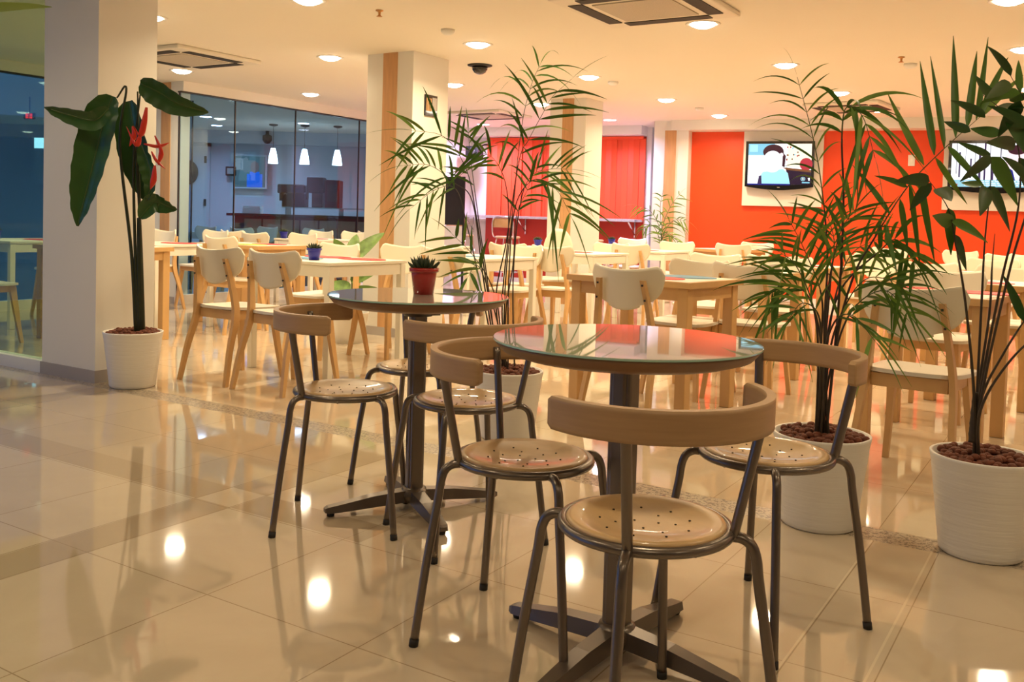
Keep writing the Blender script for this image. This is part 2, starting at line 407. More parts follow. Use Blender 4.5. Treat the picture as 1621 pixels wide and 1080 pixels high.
for x,y in [(-2.9,4.4),(-1.3,3.9),(.25,4.5),(1.6,4.2),(3.3,3.9),(-4.4,5.2),(.3,1.9),(-1.5,1.7),(2.1,1.9),(-3.1,2.2),(.2,-.5),(-1.9,-.6),(2.2,-.5),(3.9,1.2),(5.3,6.2),(6.1,8.3),(-4.5,7.6),(4.9,9.0),(6.6,10.0)]:  # unseen lamps carrying on the grid, most added for foreground light
    DL.put((x,y,CEIL),0,'unseen round recessed ceiling downlight added outside the picture','unseen ceiling downlights added outside the picture')
    area(x,y,CEIL-.034,LOBBY_W if y<5.3 else LAMP_W,WARM)
# cool lamps in the bay
mb=MB(); lathe(mb,[(.083,-.002),(.108,-.006),(.112,-.002),(.112,0),(.083,0)],36); cr=MB(); lathe(cr,[(.001,-.004),(.083,-.004),(.083,-.001),(.001,-.001)],36)
o=empty('ceiling_downlight','','ceiling light'); mb.build('trim_ring','trim_white',o); cr.build('lens','lamp_cool',o); CL=Proto(o)
for x,y,s in [(-.48,13.95,'in the window bay left of the middle pillar'),(1.28,12.83,'in the window bay right of the middle pillar')]:
    CL.put((x,y,CEIL),0,'round cool white recessed ceiling light '+s,'cool white lights in the window bay'); area(x,y,CEIL-.034,50,(.68,.56,1))
# cafe ceiling lights
for x,y,s in [(-4.62,14.0,'upper left of the blue glass wall'),(-4.9,15.4,'lower left behind the blue glass'),(-3.3,14.6,'middle of the ceiling behind the blue glass'),(-8.2,14,'beyond the left glass screen')]:
    CL.put((x,y,CEIL),0,'round cool ceiling light in the cafe, '+s,'cool lights in the cafe behind glass'); area(x,y,CEIL-.034,16,(.50,.70,1))
# pendants
def pendant():
    o=empty('pendant_lamp','','pendant lamp')
    mb=MB(); lathe(mb,[(.035,.24),(.062,.12),(.078,0),(.072,0),(.056,.12),(.030,.235)],28); mb.build('lamp_shade','pendant_on',o)
    mb=MB(); tube(mb,[(0,0,.23),(0,0,.62)],.004,6); mb.build('cord','dark_metal',o)
    mb=MB(); lathe(mb,[(.07,.62),(.07,.60),(.02,.585)],24); mb.build('canopy','dark_metal',o)
    return o
PD=Proto(pendant())
for x,y,s in [(-3.84,14.9,'left'),(-3.34,14.9,'middle'),(-2.82,14.9,'right')]:
    PD.put((x,y,1.80),0,'small white glowing pendant lamp over the cafe counter, %s one of three'%s,'pendant lamps over the cafe counter'); area(x,y,1.80,3,(.9,.95,1),.1)

# ================================================================ ceiling fittings
def ac_unit(x,y,rz,label,s=1.0,vents=True):
    o=empty('ceiling_air_conditioner',label,'air conditioner',(x,y,CEIL),rz,'ceiling cassette air conditioners')
    h=.46*s
    mb=MB(); box(mb,-h,h,-h,h,-.035,0,bev=.012); mb.build('panel','ac_white',o)
    mb=MB(); box(mb,-h*.55,h*.55,-h*.55,h*.55,-.042,-.033); mb.build('intake_grille','grille',o)
    for k in range(4):
        T=Matrix.Rotation(k*PI/2,4,'Z'); mb=MB(); box(mb,-h*.64,h*.64,h*.66,h*.87,-.040,-.034,T=T); mb.build('air_slot','vent_dark',o)
    return o
ac_unit(-2.98,8.48,-TH,'square ceiling air unit with dark slots behind the left pillar')
ac_unit(.80,5.95,-TH,'large square ceiling air unit with grey grille cut by the top edge',1.0)
ac_unit(3.78,10.6,-TH-.1,'square ceiling air unit above the orange wall at right',.9)
ac_unit(-.35,12.5,-TH,'flat square ceiling air unit seen edge on beside the centre pillar',.9)
def sprinkler(x,y,label):
    o=empty('fire_sprinkler',label,'fire sprinkler',(x,y,CEIL),0,'ceiling fire sprinklers')
    mb=MB(); lathe(mb,[(.026,0),(.026,-.006),(.010,-.012),(.008,-.03),(.012,-.036)],16); mb.build('body','brass',o)
    mb=MB(); lathe(mb,[(.001,-.040),(.020,-.040),(.020,-.043),(.001,-.043)],14); mb.build('deflector','brass',o)
sprinkler(-.94,6.36,'small brass fire sprinkler at the top between the first two lights')
sprinkler(3.06,7.52,'small brass fire sprinkler in the ceiling above the right palms')
def detector(x,y,label):
    mb=MB(); lathe(mb,[(.052,0),(.052,-.018),(.040,-.030),(.022,-.038),(.001,-.040)],24); o=mb.build('smoke_detector','trim_white',loc=(x,y,CEIL)); tag(o,label,'smoke detector','ceiling smoke detectors')
detector(-.52,6.95,'small white smoke detector left of the light above the dome camera')
detector(3.26,7.82,'small pale smoke detector beside the right sprinkler')
detector(2.18,11.2,'small pale smoke detector between lights above the orange wall')
detector(.95,9.3,'small pale smoke detector above the middle pillar')
o=empty('dome_camera','black dome security camera on the ceiling right of the centre pillar','security camera',(-.34,8.52,CEIL))
mb=MB(); lathe(mb,[(.112,0),(.112,-.008),(.072,-.016)],28); mb.build('mount','black_matte',o)
mb=MB(); lathe(mb,[(.072,-.012),(.070,-.040),(.052,-.068),(.026,-.082),(.001,-.086)],28); mb.build('dome','black_plastic',o)
o=empty('dome_camera','small dark camera high on the cafe back wall behind glass','security camera',(-4.28,16.2,2.36))
mb=MB(); lathe(mb,[(.03,.06),(.03,0),(.08,-.02),(.08,-.10),(.04,-.15),(.001,-.16)],20); mb.build('housing','black_matte',o)
mb=MB(); lathe(mb,[(.03,-.10),(.025,-.14),(.001,-.15)],14,c=(-.02,-.06,0)); mb.build('eye','black_plastic',o)

# ================================================================ screens on the orange wall
def tv(x,label,panel_label,w,kind,p0,p1):
    # backing panel
    mb=MB(); box(mb,p0,p1,-.05,-.001,1.30,2.289,T=TV,bev=.003); o=mb.build('backing_panel','wall_white'); tag(o,panel_label,'wall panel','white panels behind the televisions')
    o=empty('television',label,'television',TV@Vector((x,-.055,0)),math.atan2(d.y,d.x),'wall televisions')
    z0,z1=1.52,2.15; h=w/2
    mb=MB(); n_=14; pts=[(-h,z1),(-h,z0+.035)]+[(-h+2*h*i/n_,z0+.035-.045*math.sin(PI*i/n_)) for i in range(1,n_)]+[(h,z0+.035),(h,z1)]
    R=Matrix(((1,0,0,0),(0,0,-1,0),(0,1,0,0),(0,0,0,1)))
    prism(mb,pts,.02,.085,T=R); mb.build('bezel','black_plastic',o)
    mb=MB(); box(mb,-.2,.2,-.021,.004,1.6,1.95); mb.build('wall_bracket','black_matte',o)
    s=MB(); names=[]
    def q(poly,m,lay):
        if m not in names: names.append(m)
        n=len(poly); s.add([(a,-.0855-.0005*lay,b) for a,b in poly],[tuple(range(n))],names.index(m))
    sw=h-.035; a0,a1,b0,b1=-sw,sw,z0+.065,z1-.035
    def P(u,v): return (a0+(a1-a0)*u,b1-(b1-b0)*v)
    def rect(u0,v0,u1,v1,m,l): q([P(u0,v0),P(u1,v0),P(u1,v1),P(u0,v1)],m,l)
    def ell(cu,cv,ru,rv,m,l,n=22): q([P(cu+ru*math.cos(2*PI*i/n),cv+rv*math.sin(2*PI*i/n)) for i in range(n)],m,l)
    if kind==0:
        rect(0,0,1,1,'s_white',0); rect(0,0,.42,.28,'s_sky',1); rect(.02,.02,.15,.2,'s_cyan',2)
        q([P(.62,0),P(1,0),P(1,.60),P(.62,.58)],'s_cream',1)
        for k in range(14): ell(random.uniform(.60,.92),random.uniform(.05,.45),.012,.022,random.choice(['s_brown','s_red','s_sky']),2,8)
        q([P(.60,.58),P(1,.66),P(1,1),P(.66,1)],'s_dark',2); q([P(.55,.58),P(1,.64),P(1,.70),P(.62,.64)],'s_brown',3)
        ell(.92,.50,.10,.155,'s_red',3)
        q([P(.22,1),P(.20,.80),P(.24,.70),P(.36,.66),P(.56,.62),P(.64,.72),P(.68,1)],'s_cyan',3); q([P(.16,1),P(.18,.80),P(.22,.78),P(.23,1)],'s_stripe',4)
        ell(.40,.20,.165,.185,'s_hair',4); q([P(.55,.2),P(.60,.3),P(.585,.58),P(.545,.55)],'s_hair',4)
        ell(.39,.44,.155,.27,'s_white',5); ell(.53,.27,.03,.05,'s_pink',6); ell(.33,.55,.025,.008,'s_pink',6,10)
        rect(0,.985,.68,1.02,'s_navy',4)
        ell(.88,.86,.035,.05,'s_cyan',5,14); ell(.88,.86,.026,.038,'s_dark',6,14); q([P(.87,.83),P(.90,.86),P(.87,.89)],'s_white',7)
        q([P(.955,.84),P(.985,.83),P(.985,.90),P(.965,.90)],'s_white',5); rect(.865,.935,.985,.965,'s_sky',5)
    else:
        rect(0,0,1,1,'s_white',0)
        for u,wd,v0,v1 in [(.055,.008,0,.7),(.085,.02,.2,.78),(.16,.006,0,.5),(.215,.02,.35,.8),(.27,.008,0,.55),(.315,.028,.1,.85),(.375,.022,0,.85),(.44,.008,0,.45),(.46,.03,.5,.85),(.56,.012,0,.4)]:
            rect(u,v0,u+wd,v1,'s_stripe',1)
        ell(.75,.36,.13,.27,'s_pink',2); ell(.75,.15,.11,.11,'s_hair',3); q([P(.52,.85),P(.60,.62),P(.72,.56),P(.82,.6),P(.98,.7),P(1,.85)],'s_navy',1); q([P(.70,.58),P(.80,.58),P(.78,.85),P(.74,.85)],'s_white',3)
        rect(0,.84,1,1,'s_band',4)
        for v in (.862,.905,.948):
            u=.16
            while u<.90:
                l=random.uniform(.02,.07); rect(u,v,u+l,v+.018,'s_white',5); u+=l+.015
        rect(.03,.93,.08,.99,'s_red',5)
    s.build('screen',names,o)
    mb=MB(); box(mb,-.018,.018,-.0865,-.085,z0+.022,z0+.030); mb.build('badge','sill_grey',o)
tv(1.31,'black wall television showing a child in a pale blue shirt','white wall panel behind the left television',.87,0,.832,1.848)
tv(3.83,'black wall television at the right edge with white striped picture and captions','white wall panel behind the right television, at the frame edge',1.02,1,3.272,4.62)
# switch plate
o=empty('wall_switch','small white switch plate on the orange wall between the televisions','wall switch',TV@Vector((2.904,0,1.914)),math.atan2(d.y,d.x))
mb=MB(); box(mb,-.04,.04,-.014,-.002,-.07,.07,bev=.004); mb.build('plate','trim_white',o); mb=MB(); box(mb,-.012,.012,-.019,-.013,-.02,.02); mb.build('rocker','paper',o)

# ================================================================ bay: blinds, bar, stools, blackboard
def blind(x0,x1,label):
    o=empty('vertical_blind',label,'window blind',(0,0,0),0,'orange vertical blinds')
    mb=MB(); box(mb,x0,x1,-.10,-.05,2.24,2.28,T=BAY); mb.build('head_rail','slat_blind',o)
    mb=MB(); x=x0; i=0
    while x<x1-.01:
        a=.055 if i%2 else .085
        vs=[BAY@Vector(q) for q in ((x,-.07-.012*math.sin(i*1.7),1.06),(x+.092,-a,1.06),(x+.092,-a,2.25),(x,-.07-.012*math.sin(i*1.7),2.25))]
        off=BAY.to_3x3()@Vector((0,.0015,0)); mb.add(vs+[q+off for q in vs],[(0,1,2,3),(7,6,5,4),(0,4,5,1),(1,5,6,2),(2,6,7,3),(3,7,4,0)]); x+=.085; i+=1
    mb.build('slats','slat_blind',o)
blind(1.32,2.75,'orange vertical slat blind left of the middle pillar'); blind(2.85,3.85,'orange vertical slat blind right of the middle pillar')
o=empty('bar_counter','narrow grey bar counter running under the orange blinds','counter')
mb=MB(); box(mb,1.0,3.86,-.42,-.03,1.035,1.075,T=BAY,bev=.004); mb.build('worktop','counter_stone',o)
for x in (1.1,2.0,2.9,3.75):
    mb=MB(); tube(mb,[BAY@Vector((x,-.06,.85)),BAY@Vector((x,-.36,1.035))],.012); tube(mb,[BAY@Vector((x,-.05,.80)),BAY@Vector((x,-.05,1.035))],.012); mb.build('bracket','chrome',o)
def stool():
    o=empty('bar_stool','','bar stool')
    mb=MB(); lathe(mb,[(.001,.74),(.17,.74),(.185,.75),(.185,.765),(.17,.775),(.001,.77)],28); mb.build('seat','birch',o)
    mb=MB(); shell(mb,lambda a,b:(-.17-.03*math.cos((a-.5)*PI)*1,(a-.5)*.32,.90+b*.13),10,3,.012); mb.build('backrest','birch',o)
    mb=MB(); tube(mb,spline([(-.10,-.15,.75),(-.17,-.165,.80),(-.185,-.165,.98),(-.19,-.12,1.045),(-.20,0,1.05),(-.19,.12,1.045),(-.185,.165,.98),(-.17,.165,.80),(-.10,.15,.75)]),.011,8); mb.build('back_frame','chrome',o)
    for sx in (-1,1):
        for sy in (-1,1):
            mb=MB(); tube(mb,[(sx*.12,sy*.12,.745),(sx*.20,sy*.20,.0)],.011,8); mb.build('leg','chrome',o)
    mb=MB(); q=.175; tube(mb,[(-q,-q,.25),(q,-q,.25),(q,q,.25),(-q,q,.25),(-q,-q,.25)],.009,8); mb.build('footrest','chrome',o)
    return o
ST=Proto(stool()); ra=math.atan2(n2.y,n2.x)
for x,s in [(1.25,'at the white wall end of the bar'),(2.02,'left of the middle pillar, behind the palm stems'),(3.32,'just right of the middle pillar')]:
    q=BAY@Vector((x,-.72,0)); ST.put(q,ra,'chrome bar stool with wooden back '+s,'bar stools at the bay counter')
o=empty('chalkboard_stand','black menu board on thin legs beside the centre pillar','menu board',(-.86,13.6,0),math.atan2(d2.y,d2.x))
mb=MB(); box(mb,-.20,.17,-.015,.015,.92,1.62,bev=.004); mb.build('frame','black_matte',o)
mb=MB(); box(mb,-.185,.155,-.018,-.014,.94,1.60); mb.build('board','chalk',o)
for x in (-.19,.16):
    mb=MB(); box(mb,x-.012,x+.012,-.012,.012,0,.93); mb.build('leg','black_matte',o)
mb=MB(); box(mb,-.17,.14,-.006,.006,.30,.90); mb.build('lower_panel','paper',o)
o=empty('wall_speaker','small black speaker box high beside the bay, behind palm leaves','speaker',(-.62,14.35,1.95),-.5)
mb=MB(); box(mb,-.11,.11,-.09,.09,0,.17,bev=.01); mb.build('cabinet','black_matte',o); mb=MB(); lathe(mb,[(.001,0),(.06,0),(.06,.006),(.001,.004)],20); g=mb.build('grille','vent_dark',o); g.location=(0,-.091,.085); g.rotation_euler=(PI/2,0,0)
mb=MB(); tube(mb,[(0,.05,.15),(0,.3,.22),(0,.58,.24)],.012,8); mb.build('arm','black_matte',o)
# small framed picture on the centre pillar's right face
cu,cv=to_uv(-.87,7.88)
q=W(cu+.24,cv,0); T=Matrix(((U.x,-V.x,0,q.x),(U.y,-V.y,0,q.y),(0,0,1,0),(0,0,0,1)))
o=empty('framed_picture','small dark glossy framed picture high on the centre pillar','picture',(0,0,0))
mb=MB(); box(mb,-.085,.085,.002,.018,1.90,2.08,T=T,bev=.003); mb.build('frame','black_plastic',o)
mb=MB(); box(mb,.01,.075,.0175,.020,1.95,2.06,T=T)
for k in range(4): box(mb,-.072+k*.02,-.060+k*.02,.0175,.020,1.94,2.05,1,T=T)
mb.build('print',['sill_grey','pillar_wood'],o)

# ================================================================ cafe behind the glass
o=empty('cafe_counter','long brown cafe counter with dark top behind the blue glass','counter')
mb=MB(); box(mb,-4.15,-1.75,13.95,14.45,0,.96); mb.build('body','cafe_counter',o)
mb=MB()
for k in range(8): box(mb,-4.0+k*.28,-3.75+k*.28,13.93,13.95,.06,.92)
mb.build('front_panels','cafe_panel',o)
mb=MB(); box(mb,-4.25,-1.70,13.86,14.55,.96,1.0,bev=.004); mb.build('worktop','dark_metal',o)
o=empty('glass_display_shelf','low clear glass shelf along the cafe counter top','glass shelf')
mb=MB(); box(mb,-3.45,-1.75,13.95,14.35,1.10,1.115); mb.build('shelf','glass_shelf',o)
for x in (-3.40,-2.6,-1.80):
    mb=MB(); box(mb,x-.008,x+.008,14.0,14.3,1.0,1.10); mb.build('upright','glass_shelf',o)
o=empty('coffee_machine','black coffee machine on the cafe counter left of the maroon box','coffee machine',(-3.32,14.25,1.115))
mb=MB(); box(mb,-.17,.17,-.15,.15,0,.20,bev=.01); mb.build('base','black_matte',o)
mb=MB(); box(mb,-.24,.17,-.17,.17,.20,.34,bev=.02); mb.build('boiler','black_plastic',o)
mb=MB(); tube(mb,[(-.10,-.18,.20),(-.10,-.30,.17)],.014,8); mb.build('filter_handle','dark_metal',o)
mb=MB(); box(mb,-.22,-.17,-.1,.1,.09,.20); mb.build('side_arm','black_matte',o)
o=empty('coffee_grinder','tall dark coffee grinder in the middle of the cafe counter','coffee grinder',(-3.0,14.22,1.115))
mb=MB(); box(mb,-.04,.12,-.12,.12,0,.22,bev=.01); mb.build('body','dark_metal',o)
mb=MB(); box(mb,-.12,.13,-.14,.14,.22,.46,bev=.02); mb.build('hopper','black_matte',o); mb=MB(); tube(mb,[(-.10,-.15,.24),(-.10,-.15,.12)],.02,10); mb.build('spout','black_matte',o)
o=empty('drinks_dispenser','dark maroon box shaped dispenser on the cafe counter','drinks dispenser',(-2.74,14.22,1.115))
mb=MB(); box(mb,-.10,.12,-.15,.15,0,.42,bev=.012); mb.build('cabinet','maroon',o); mb=MB(); box(mb,-.06,.08,-.156,-.15,.10,.35); mb.build('front_panel','cafe_counter',o)
mb=MB()
for k in range(7): box(mb,-.13,.13,-.09,.09,k*.016,k*.016+.013,T=Matrix.Rotation(.05*math.sin(k*2),4,'Z'))
o=mb.build('stack_of_paper','paper',loc=(-3.95,14.2,1.0)); tag(o,'flat stack of white boxes at the left end of the cafe counter','stacked boxes')
o=empty('television','dim television on the cafe wall behind the glass, figure in blue shirt','television',(-4.62,16.44,0),0,'wall televisions')
mb=MB(); box(mb,-.30,.30,-.06,.0,1.42,2.02,bev=.01); mb.build('bezel','cafe_wall',o)
mb=MB(); box(mb,-.27,.27,-.063,-.058,1.45,1.99,0); box(mb,-.05,.22,-.066,-.063,1.45,1.68,1); box(mb,.0,.17,-.066,-.063,1.66,1.72,1)
prism(mb,[(.085+.075*math.cos(2*PI*k/18),1.80+.10*math.sin(2*PI*k/18)) for k in range(18)],.063,.067,2,T=Matrix(((1,0,0,0),(0,0,-1,0),(0,1,0,0),(0,0,0,1)))); box(mb,-.25,-.12,-.066,-.063,1.75,1.95,3)
mb.build('screen',['s_dim','s_blue','s_face','s_dimgrey'],o)
o=empty('wall_box','small dark box on the cafe wall left of the picture','wall box',(-4.95,16.44,1.72))
mb=MB(); box(mb,-.09,.09,-.09,.05,-.08,.08,bev=.01); mb.build('case','vent_dark',o); mb=MB(); box(mb,-.06,.06,-.096,-.09,-.05,.05); mb.build('cover','sill_grey',o)
o=empty('wall_mirror','dark oval hanging on the cafe wall, half behind the glass pillar','wall ornament',(-5.72,16.42,1.68))
mb=MB(); lathe(mb,[(.001,0),(.16,0),(.185,.012),(.185,.02),(.001,.02)],30,sy=1.15); g=mb.build('oval_plate','maroon',o); g.rotation_euler=(PI/2,0,0)
mb=MB(); lathe(mb,[(.165,.018),(.19,.02),(.19,.028),(.165,.028)],30,sy=1.15); g=mb.build('rim','black_matte',o); g.rotation_euler=(PI/2,0,0)
o=empty('lit_window_sign','bright white lit panel seen through the left glass screen','lit window',(-8.15,16.35,1.7))
mb=MB(); box(mb,-.22,.16,-.02,.0,.32,.62); mb.build('lit_panel','window_lit',o); mb=MB(); box(mb,-.26,.20,-.015,.02,-.30,.66); mb.build('frame','cafe_wall',o)
o=empty('led_sign','small red lit number sign seen through the left glass screen','led sign',(-6.22,12.0,2.17))
mb=MB(); box(mb,-.07,.07,0,.03,-.04,.04); mb.build('case','black_matte',o)
mb=MB()
for cx in (-.025,.025):
    for (a,b,c_,d_) in [(-.014,.014,.022,.028),(-.014,.014,-.003,.003),(-.014,.014,-.028,-.022),(-.014,-.008,-.028,0),(.008,.014,-.028,.028),(-.014,-.008,0,.028)]: box(mb,cx+a,cx+b,-.004,0,c_,d_)
mb.build('digits','led_red',o)
mb=MB(); tube(mb,[(0,.015,.04),(0,.015,.25)],.006,6); mb.build('hanger','dark_metal',o)

# ================================================================ bistro furniture (lobby)
def bistro_chair():
    o=empty('bistro_chair','','chair'); zs=.447
    mb=MB(); R=.166; r_=.0115; seg=56; cs=12; vs=[];fs=[]
    for i in range(seg):
        a=2*PI*i/seg
        for k in range(cs):
            b=2*PI*k/cs; rr=R+r_*math.cos(b); vs.append((rr*math.cos(a),rr*math.sin(a),zs+r_*.95*math.sin(b)-.003))
    for i in range(seg):
        for k in range(cs): fs.append((i*cs+k,((i+1)%seg)*cs+k,((i+1)%seg)*cs+(k+1)%cs,i*cs+(k+1)%cs))
    mb.add(vs,fs,0,True)
    for k in range(2):
        a=PI/2*k; tube(mb,[(math.cos(a)*R,math.sin(a)*R,zs-.010),(-math.cos(a)*R,-math.sin(a)*R,zs-.010)],.006,8)
    mb.build('seat_ring','tube_grey',o)
    # dished, perforated plywood seat
    mb=MB(); lathe(mb,[(.001,zs-.004),(.05,zs-.003),(.095,zs+.001),(.128,zs+.008),(.148,zs+.0125),(.157,zs+.011),(.160,zs+.006),(.157,zs-.002),(.12,zs-.006),(.001,zs-.014)],56)
    hole=[]
    for rr,n_,ph in ((.028,3,.3),(.060,6,0),(.092,9,.2)):
        for k in range(n_):
            a=ph+2*PI*k/n_
            z={.028:-.0034,.060:-.0022,.092:.0012,.118:.0060}[rr]
            hole.append((rr*math.cos(a),rr*math.sin(a),zs+z))
    for x,y,z in hole: lathe(mb,[(.001,.0016),(.0024,.0014),(.0024,-.002)],8,c=(x,y,z),mi=1,sm=False)
    mb.build('seat',['seat_ply','hole_dark'],o)
    for k,a in enumerate((45,-45,135,-135)):
        a=math.radians(a); c,s=math.cos(a),math.sin(a)
        P=spline([(rr*c,rr*s,z) for rr,z in ((.168,zs-.005),(.190,zs-.006),(.208,zs-.018),(.218,zs-.045),(.224,zs-.09),(.250,.20),(.276,.012))],6)
        mb=MB(); tube(mb,P,.0108,12); l=mb.build('leg','tube_grey',o)
        mb=MB(); tube(mb,[(.2748*c,.2748*s,.018),(.2775*c,.2775*s,0)],.0118,12); mb.build('foot_cap','rubber',l)
    for a in (135,-135):
        a=math.radians(a); c,s=math.cos(a),math.sin(a)
        mb=MB(); tube(mb,spline([(rr*c,rr*s,z) for rr,z in ((.172,zs-.008),(.180,zs+.03),(.205,.60),(.224,.695))],5),[.012]*0 or .0125,12,sy=.8); mb.build('back_upright','tube_grey',o)
    mb=MB(); Rb=.236; A_=math.radians(86)
    def fn(i,j):
        a=PI+(-A_+2*A_*i); e=abs(2*i-1)
        # rounded ends
        hh=.031; sh=1.0
        x=max(0,(e-.965)/.035); hh*=math.sqrt(max(0,1-.45*x*x))
        rr=Rb-.004*e
        return (rr*math.cos(a),rr*math.sin(a),.691+(j-.5)*2*hh)
    shell(mb,fn,60,6,.017); b_=mb.build('backrest','oak_band',o)
    return o
BC=Proto(bistro_chair())
def place_bc(x,y,back,label): BC.put((x,y,0),math.radians(back+180),label,'round seat bistro chairs in the lobby')
place_bc(.283,1.853,-64,'bistro chair in front of the near round table, back towards the viewer')
place_bc(.046,2.337,156,'bistro chair at the left side of the near round table')
place_bc(.686,2.45,37,'bistro chair right of the near round table, before the right palm pot')
place_bc(-.554,3.168,181,'leftmost bistro chair, left of the far round table')
place_bc(-.133,3.049,-61,'bistro chair between the two round tables, back towards the viewer')
place_bc(-.35,3.70,70,'bistro chair tucked behind the far round table, mostly hidden')
def round_table():
    o=empty('round_pedestal_table','','table'); zt=.766; R=.320
    mb=MB(); lathe(mb,[(.001,zt-.006),(R-.002,zt-.006),(R,zt-.005),(R,zt-.0015),(R-.0015,zt),(.001,zt)],72); 
    for i,f in enumerate(mb.f):
        z=[mb.v[k][2] for k in f]; mb.mi[i]=0 if min(z)>=zt-.0016 else 1
    for i,f in enumerate(mb.f): mb.sm[i]=False
    mb.build('glass_top',['glass_top','glass_edge'],o)
    mb=MB(); lathe(mb,[(.001,zt-.042),(R-.06,zt-.042),(R-.022,zt-.030),(R-.006,zt-.012),(R-.004,zt-.0065),(.001,zt-.0065)],72); mb.build('wooden_underside','table_brown',o)
    mb=MB()
    for k in range(4): box(mb,0,.19,-.016,.016,zt-.054,zt-.043,T=Matrix.Rotation(k*PI/2,4,'Z'))
    lathe(mb,[(.05,zt-.075),(.06,zt-.05),(.06,zt-.043)],28); mb.build('top_bracket','dark_metal',o)
    mb=MB(); box(mb,-.024,.024,-.030,.030,.05,zt-.05,bev=.007); box(mb,-.030,.030,-.019,.019,.05,zt-.05,bev=.006); mb.build('column','tube_grey',o)
    mb=MB(); lathe(mb,[(.05,.028),(.052,.055),(.042,.075),(.03,.078)],24); mb.build('hub','foot_grey',o)
    for k in range(4):
        T=Matrix.Rotation(k*PI/2,4,'Z'); mb=MB()
        xs=[(.02,.030,.030,.070),(.15,.026,.022,.060),(.27,.022,.014,.040),(.31,.020,.013,.034),(.322,.013,.015,.028)]
        vs=[];fs=[]
        for x,h_,z0,z1 in xs: vs+=[T@Vector((x,-h_,z0)),T@Vector((x,h_,z0)),T@Vector((x,h_*.8,z1)),T@Vector((x,-h_*.8,z1))]
        for i in range(len(xs)-1):
            for q in range(4): fs.append((i*4+q,i*4+(q+1)%4,i*4+4+(q+1)%4,i*4+4+q))
        fs+=[(0,1,2,3),tuple(len(vs)-4+q for q in range(4))]
        mb.add(vs,fs); f_=mb.build('base_foot','foot_grey',o)
        mb=MB(); lathe(mb,[(.012,0),(.014,.004),(.012,.014)],12,c=tuple(T@Vector((.30,0,0)))); mb.build('glide','rubber',f_)
    return o
RT=Proto(round_table())
RT.put((.280,2.235,0),math.radians(52),'near round glass topped pedestal table','glass topped round tables in the lobby')
RT.put((-.328,3.32,0),math.radians(24),'far round glass topped pedestal table carrying the red plant pot','glass topped round tables in the lobby')

# ================================================================ dining chairs
def dining_chair(arch=False):
    o=empty('arched_back_chair' if arch else 'dining_chair','','chair')
    mb=MB()
    def seat(i,j):
        x=(i-.5)*2;y=(j-.5)*2
        k=1/max(1e-6,(abs(x)**5+abs(y)**5)**(1/5)) if (abs(x)+abs(y))>0 else 1
        m_=max(abs(x),abs(y)); X=x*k*m_ if m_ else 0; Y=y*k*m_ if m_ else 0
        return (.01+X*.195,Y*(.195+.012*X),.452-.010*(1-(X*X+Y*Y)/2)*1.0-.006*X)
    shell(mb,seat,14,14,.016); mb.build('seat','seat_cream',o)
    mb=MB()
    for s in (-1,1): box(mb,-.155,.165,s*.150-.010,s*.150+.010,.385,.440)
    box(mb,.150,.170,-.15,.15,.385,.440); box(mb,-.165,-.145,-.15,.15,.385,.440); mb.build('seat_frame','birch',o)
    def flat(P,wd,tk):
        mb=MB(); P=spline(P,5); n=len(P); vs=[];fs=[]
        for i,q in enumerate(P):
            t=i/(n-1); w_=wd[0]+(wd[1]-wd[0])*t if len(wd)==2 else (wd[0]+(wd[1]-wd[0])*2*t if t<.5 else wd[1]+(wd[2]-wd[1])*(2*t-1))
            for a,b in ((-1,-1),(1,-1),(1,1),(-1,1)): vs.append(q+Vector((a*w_/2,b*tk/2,0)))
        for i in range(n-1):
            for k in range(4): fs.append((i*4+k,i*4+(k+1)%4,i*4+4+(k+1)%4,i*4+4+k))
        fs+=[(0,1,2,3),tuple((n-1)*4+k for k in range(4))]; return mb.add(vs,fs,0,False)
    for s in (-1,1):
        l=flat([(-.270,s*.205,0),(-.225,s*.188,.22),(-.170,s*.172,.42),(-.188,s*.150,.60),(-.222,s*.128,.755)],(.024,.046,.024),.024).build('leg','birch',o)
        if not arch:
            for z,x,yy in ((.730,-.229,.131),(.655,-.218,.142)):
                sc=MB(); box(sc,x-.006,x+.0,s*yy-.005,s*yy+.005,z-.005,z+.005,bev=.0015); sc.build('screw','dark_metal',l)
        flat([(.205,s*.185,0),(.175,s*.165,.22),(.150,s*.148,.43)],(.022,.050),.026).build('leg','birch',o)
    mb=MB()
    if arch:
        def fn(i,j):
            y=(i-.5)*2; h=(1-abs(y)**2.4)**.5; return (-.20-.04*1+.04*y*y,y*.16,.56+j*(.10+.29*h))
        shell(mb,fn,22,10,.012)
    else:
        def fn(i,j):
            s=(i-.5)*2; v=j
            wv=.214*(1-(1-min(1,v))**3.6)**.5*(.86+.14*v) if v>0 else .03
            wv=max(wv,.09)
            e=abs(s)
            y=s*wv
            top=.805+.028*min(1,(abs(y)/.2))**2.2 - (.055*((e-.82)/.18)**2 if e>.82 else 0)
            z=.585+(top-.585)*v+ (.0)
            z=.597+(top-.597)*v
            z+= .020*(e**2)*(1-v)**2
            x=-.190-.035*v+.075*(abs(y)/.21)**2
            return (x,y,z)
        shell(mb,fn,26,14,.012)
    mb.build('backrest','cream_plastic',o)
    return o
DC=Proto(dining_chair()); AC_=Proto(dining_chair(True))
GC='cream backed wooden dining chairs'
def dc(x,y,face,label): return DC.put((x,y,0),math.radians(face),label,GC)
